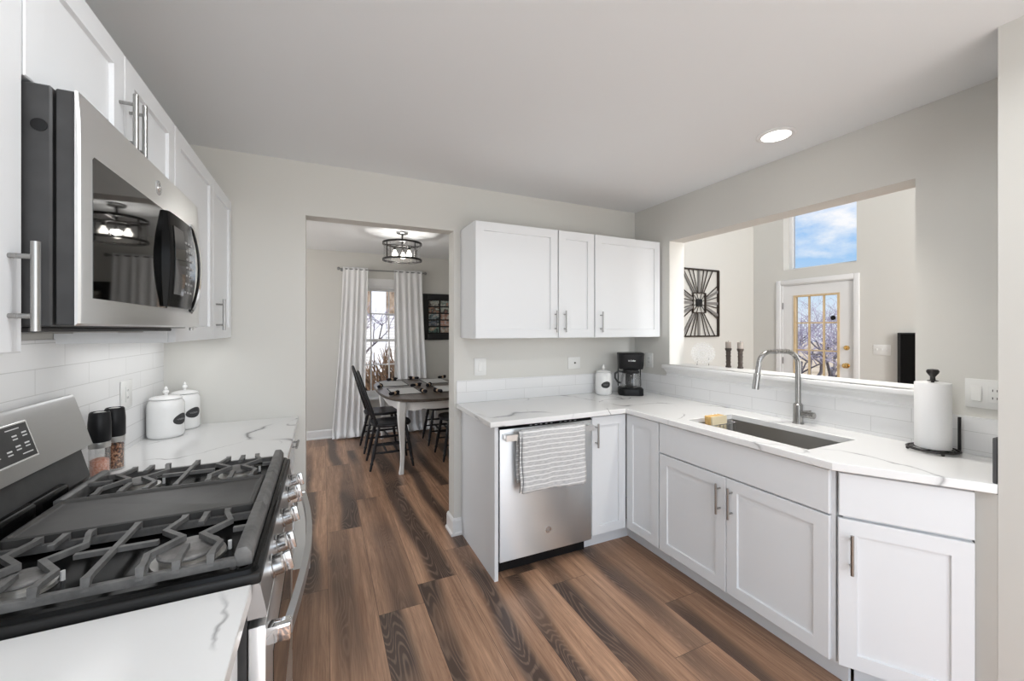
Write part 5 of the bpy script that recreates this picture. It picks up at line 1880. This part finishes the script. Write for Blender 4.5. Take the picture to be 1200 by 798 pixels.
# ---------------------------------------------------------------- chairs
def make_chair():
    """facing +X, origin on the floor under the seat"""
    t = thing('dining_chair', '', 'chair', (0, 0, 0), 'black spindle-back dining chairs')
    mb = MB()
    def seat(sc, z, sink=0.0):
        out = []
        for k in range(40):
            a = 2 * PI * k / 40
            c, s = math.cos(a), math.sin(a)
            w_ = 0.205 + 0.012 * c
            out.append((0.0 + sc * .205 * math.copysign(abs(c) ** .75, c), sc * w_ * math.copysign(abs(s) ** .75, s), z))
        return out
    mb.rings([seat(.90, .425), seat(.98, .432), seat(1.0, .445), seat(.98, .456), seat(.90, .458), seat(.6, .450), seat(.2, .447)])
    emit('seat', mb, M['chair'], t, sharp=50)
    tops = {}
    for sx in (-1, 1):
        for sy in (-1, 1):
            a = Vector((sx * .135, sy * .140, .426))
            b = Vector((sx * (.205 if sx > 0 else .225), sy * .190, 0.0))
            tops[(sx, sy)] = (a, b)
            mb = MB()
            pr = [(0, .013), (.10, .016), (.22, .019), (.30, .014), (.33, .019), (.36, .014), (.55, .018), (.72, .016), (.80, .012), (.83, .018), (.87, .012), (.93, .013), (1.0, .010)]
            mb.tube([a.lerp(b, s) for s, _ in pr], [r_ for _, r_ in pr], 12)
            emit('leg', mb, M['chair'], t, sharp=60)
    def at(sx, sy, s):
        a, b = tops[(sx, sy)]
        return a.lerp(b, s)
    def stretch(a, b):
        mb = MB()
        mb.tube([a.lerp(b, s) for s in (0, .2, .4, .5, .6, .8, 1)], [.008, .010, .012, .0135, .012, .010, .008], 10)
        emit('stretcher', mb, M['chair'], t, sharp=60)
    for sy in (-1, 1):
        stretch(at(-1, sy, .60), at(1, sy, .60))
        stretch(at(-1, sy, .42), at(1, sy, .42))
    stretch(at(-1, -1, .60).lerp(at(1, -1, .60), .35), at(-1, 1, .60).lerp(at(1, 1, .60), .35))
    stretch(at(-1, -1, .60).lerp(at(1, -1, .60), .65), at(-1, 1, .60).lerp(at(1, 1, .60), .65))
    # bow back leaning away
    def back(y, h):
        return Vector((-.165 - h * 0.30, y, .452 + h))
    mb = MB()
    path = []
    hw, hh = .170, .545
    for k in range(29):
        a = PI * k / 28
        y = -hw * math.cos(a) * (1.0 if abs(math.cos(a)) < .98 else 1.0)
        h = hh * math.sin(a) ** 0.62 if 0 < k < 28 else 0.0
        path.append(back(y * (1.0 + .06 * math.sin(a)), h))
    mb.tube(path, .012, 12)
    emit('bow', mb, M['chair'], t, sharp=60)
    for k in range(7):
        y = (k - 3) * .043
        top = hh * (1 - min(1, abs(y) / .18) ** 2.6) ** .5
        mb = MB()
        p0, p1 = back(y * .85, 0.0), back(y * 1.12, top * .985)
        p0.x += 0.02
        mb.tube([p0, p0.lerp(p1, .35), p0.lerp(p1, .5), p0.lerp(p1, .7), p1], [.006, .0075, .009, .0075, .005], 8)
        emit('spindle', mb, M['chair'], t, sharp=60)
    return t
ch = make_chair()
spots = [(0.655, 4.500, 0, 'black spindle-back chair at the left of the table, nearest the kitchen'),
         (0.645, 5.150, 2, 'black spindle-back chair at the left of the table, farther, nearest the curtain'),
         (1.385, 4.480, 180, 'black chair on the right of the table, nearest the doorway jamb'),
         (1.385, 5.140, 178, 'black chair on the right of the table, farther back by the window')]
for i, (x, y, a, lab) in enumerate(spots):
    c = ch if i == 0 else copy_tree(ch)
    c.location = (x, y, 0)
    c.rotation_euler = (0, 0, R(a))
    c['label'] = lab

# placemats and rolled napkins
mats_ = [(0.815, 4.585, 'grey placemat with dark rim at the nearest left seat'), (0.800, 5.270, 'grey placemat with dark rim at the farther left seat'),
         (1.330, 4.585, 'grey placemat with dark rim at the nearest right seat'), (1.335, 5.320, 'grey placemat with dark rim at the farther right seat')]
for x, y, lab in mats_:
    t = thing('placemat', lab, 'placemat', (x, y, .7505), 'placemats on the dining table')
    emit('woven_mat', MB().box(x - .145, x + .145, y - .235, y + .235, .7505, .7525), M['mat'], t)
    mb = MB()
    for x0, x1, y0, y1 in ((x - .153, x + .153, y - .243, y - .235), (x - .153, x + .153, y + .235, y + .243), (x - .153, x - .145, y - .235, y + .235), (x + .145, x + .153, y - .235, y + .235)):
        mb.box(x0, x1, y0, y1, .7505, .7535)
    emit('rim', mb, M['napkin'], t, label='dark rim')
naps = [(0.665, 4.345, 40, 'black napkin in a tan ring at the near left corner of the table'), (0.600, 4.960, 70, 'black napkin in a tan ring at the left edge of the table'),
        (0.985, 4.375, 100, 'black napkin beside the inner edge of the nearest left placemat'), (1.000, 4.890, 20, 'black napkin between the two left placemats, mid-table'),
        (1.145, 4.840, 60, 'black napkin in a tan ring between the right placemats'), (1.135, 4.340, 110, 'black napkin in a tan ring by the nearest right placemat'),
        (1.500, 5.560, 30, 'black napkin at the far right end of the table'), (0.820, 5.560, 10, 'black napkin lying beyond the farther left placemat'),
        (1.13, 5.600, 150, 'black napkin at the far end of the table, below the frame')]
for x, y, a, lab in naps:
    z = .7505 + .003
    t = thing('napkin', lab, 'napkin', (x, y, z), 'black napkins on the dining table')
    d2 = Vector((math.cos(R(a)), math.sin(R(a)), 0))
    c = Vector((x, y, z + .017))
    mb = MB()
    mb.tube([c - d2 * .062, c - d2 * .050, c - d2 * .02, c + d2 * .008, c + d2 * .03, c + d2 * .062], [.012, .018, .0165, .012, .019, .024], 12)
    mb.tube([c + d2 * .05 + Vector((0, 0, .006)), c + d2 * .085 + Vector((0, 0, .010))], [.014, .006], 8)
    emit('rolled_cloth', mb, M['napkin'], t, sharp=60)
    mb = MB()
    mb.tube([c - d2 * .004, c + d2 * .022], [.0165, .0170], 16)
    emit('napkin_ring', mb, M['ring'], t, label='tan woven ring')

# ---------------------------------------------------------------- outside
g = emit('lawn', MB().box(-30, 60, -40, 70, -0.45, -0.30), M['grass'])
g['kind'] = 'structure'
t = thing('neighbour_house', 'white lap-sided house seen through the dining window', 'house', (1.5, 14.0, -0.3))
emit('siding_wall', MB().box(-6, 7, 14.0, 14.2, -0.3, 1.95), M['siding'], t)
emit('shingle_gable', MB().box(-6, 7, 13.95, 14.2, 1.951, 6.0), M['shingle'], t)
mb = MB()
mb.box(1.42, 1.88, 13.90, 13.998, -0.3, 6.0)
emit('corner_board', mb, M['extwhite'], t)
rb = random.Random(3)
t = thing('brown_shrub', 'bare brown shrub below the neighbouring white house', 'shrub', (2.0, 10.0, -0.3))
mb = MB()
for k in range(520):
    a, e = rb.uniform(0, 2 * PI), rb.uniform(.15, 1.3)
    L = rb.uniform(.6, 1.45)
    b0 = Vector((2.0 + rb.uniform(-1.1, 1.6), 10.0 + rb.uniform(-.25, .25), -0.3))
    d2 = Vector((math.cos(a) * math.cos(e), math.sin(a) * math.cos(e), math.sin(e) + .4)).normalized()
    m1 = b0 + d2 * L * .5
    mb.tube([b0, m1, b0 + d2 * L + Vector((rb.uniform(-.15, .15), rb.uniform(-.1, .1), .05))], [.030, .022, .008], 4)
emit('twigs', mb, M['shrub'], t)
def tree(name, label, base, seed, h, spread, depth=6, group=None):
    rb = random.Random(seed)
    t = thing(name, label, 'tree', base, group)
    trunk, twig = MB(), MB()
    def grow(p, d2, L, r_, lv):
        mid = p + d2 * L * .5 + Vector((rb.uniform(-1, 1), rb.uniform(-1, 1), rb.uniform(-.5, .5))) * L * .07
        e = p + d2 * L + Vector((rb.uniform(-1, 1), rb.uniform(-1, 1), 0)) * L * .06
        tgt = trunk if lv < 3 else twig
        tgt.tube([p, mid, e], [r_, r_ * .85, r_ * .68], 6 if lv < 3 else 4)
        if lv >= depth:
            return
        nb = 3 if lv < 5 else 2
        for k in range(nb):
            ax_ = Vector((rb.uniform(-1, 1), rb.uniform(-1, 1), rb.uniform(-.25, .6))).normalized()
            nd = (d2 * (1 - spread) + ax_ * spread * 1.15 + Vector((0, 0, .08))).normalized()
            grow(mid.lerp(e, rb.uniform(.1, 1.0)), nd, L * rb.uniform(.62, .86), r_ * .60, lv + 1)
    for k in range(3):
        a = 2 * PI * k / 3 + rb.uniform(-.4, .4)
        grow(Vector(base) + Vector((.06 * math.cos(a), .06 * math.sin(a), -.02)), Vector((math.cos(a) * .45, math.sin(a) * .45, 1)).normalized(), h * .30, .05, 0)
    emit('trunk', trunk, M['bark'], t, sharp=60, fix=False)
    emit('twigs', twig, M['twig'], t, sharp=60, fix=False)
tree('bare_tree', 'leafless mauve-grey tree right outside the glazed door', (9.2, 4.9, -0.3), 11, 3.2, .58, 5, 'bare trees outside')
tree('bare_tree', 'leafless tree farther out beyond the glazed door', (13.0, 7.2, -0.3), 23, 4.2, .58, 5, 'bare trees outside')
tree('bare_tree', 'leafless tree in front of the neighbouring white house', (0.4, 11.6, -0.3), 5, 4.0, .52, 4, 'bare trees outside')
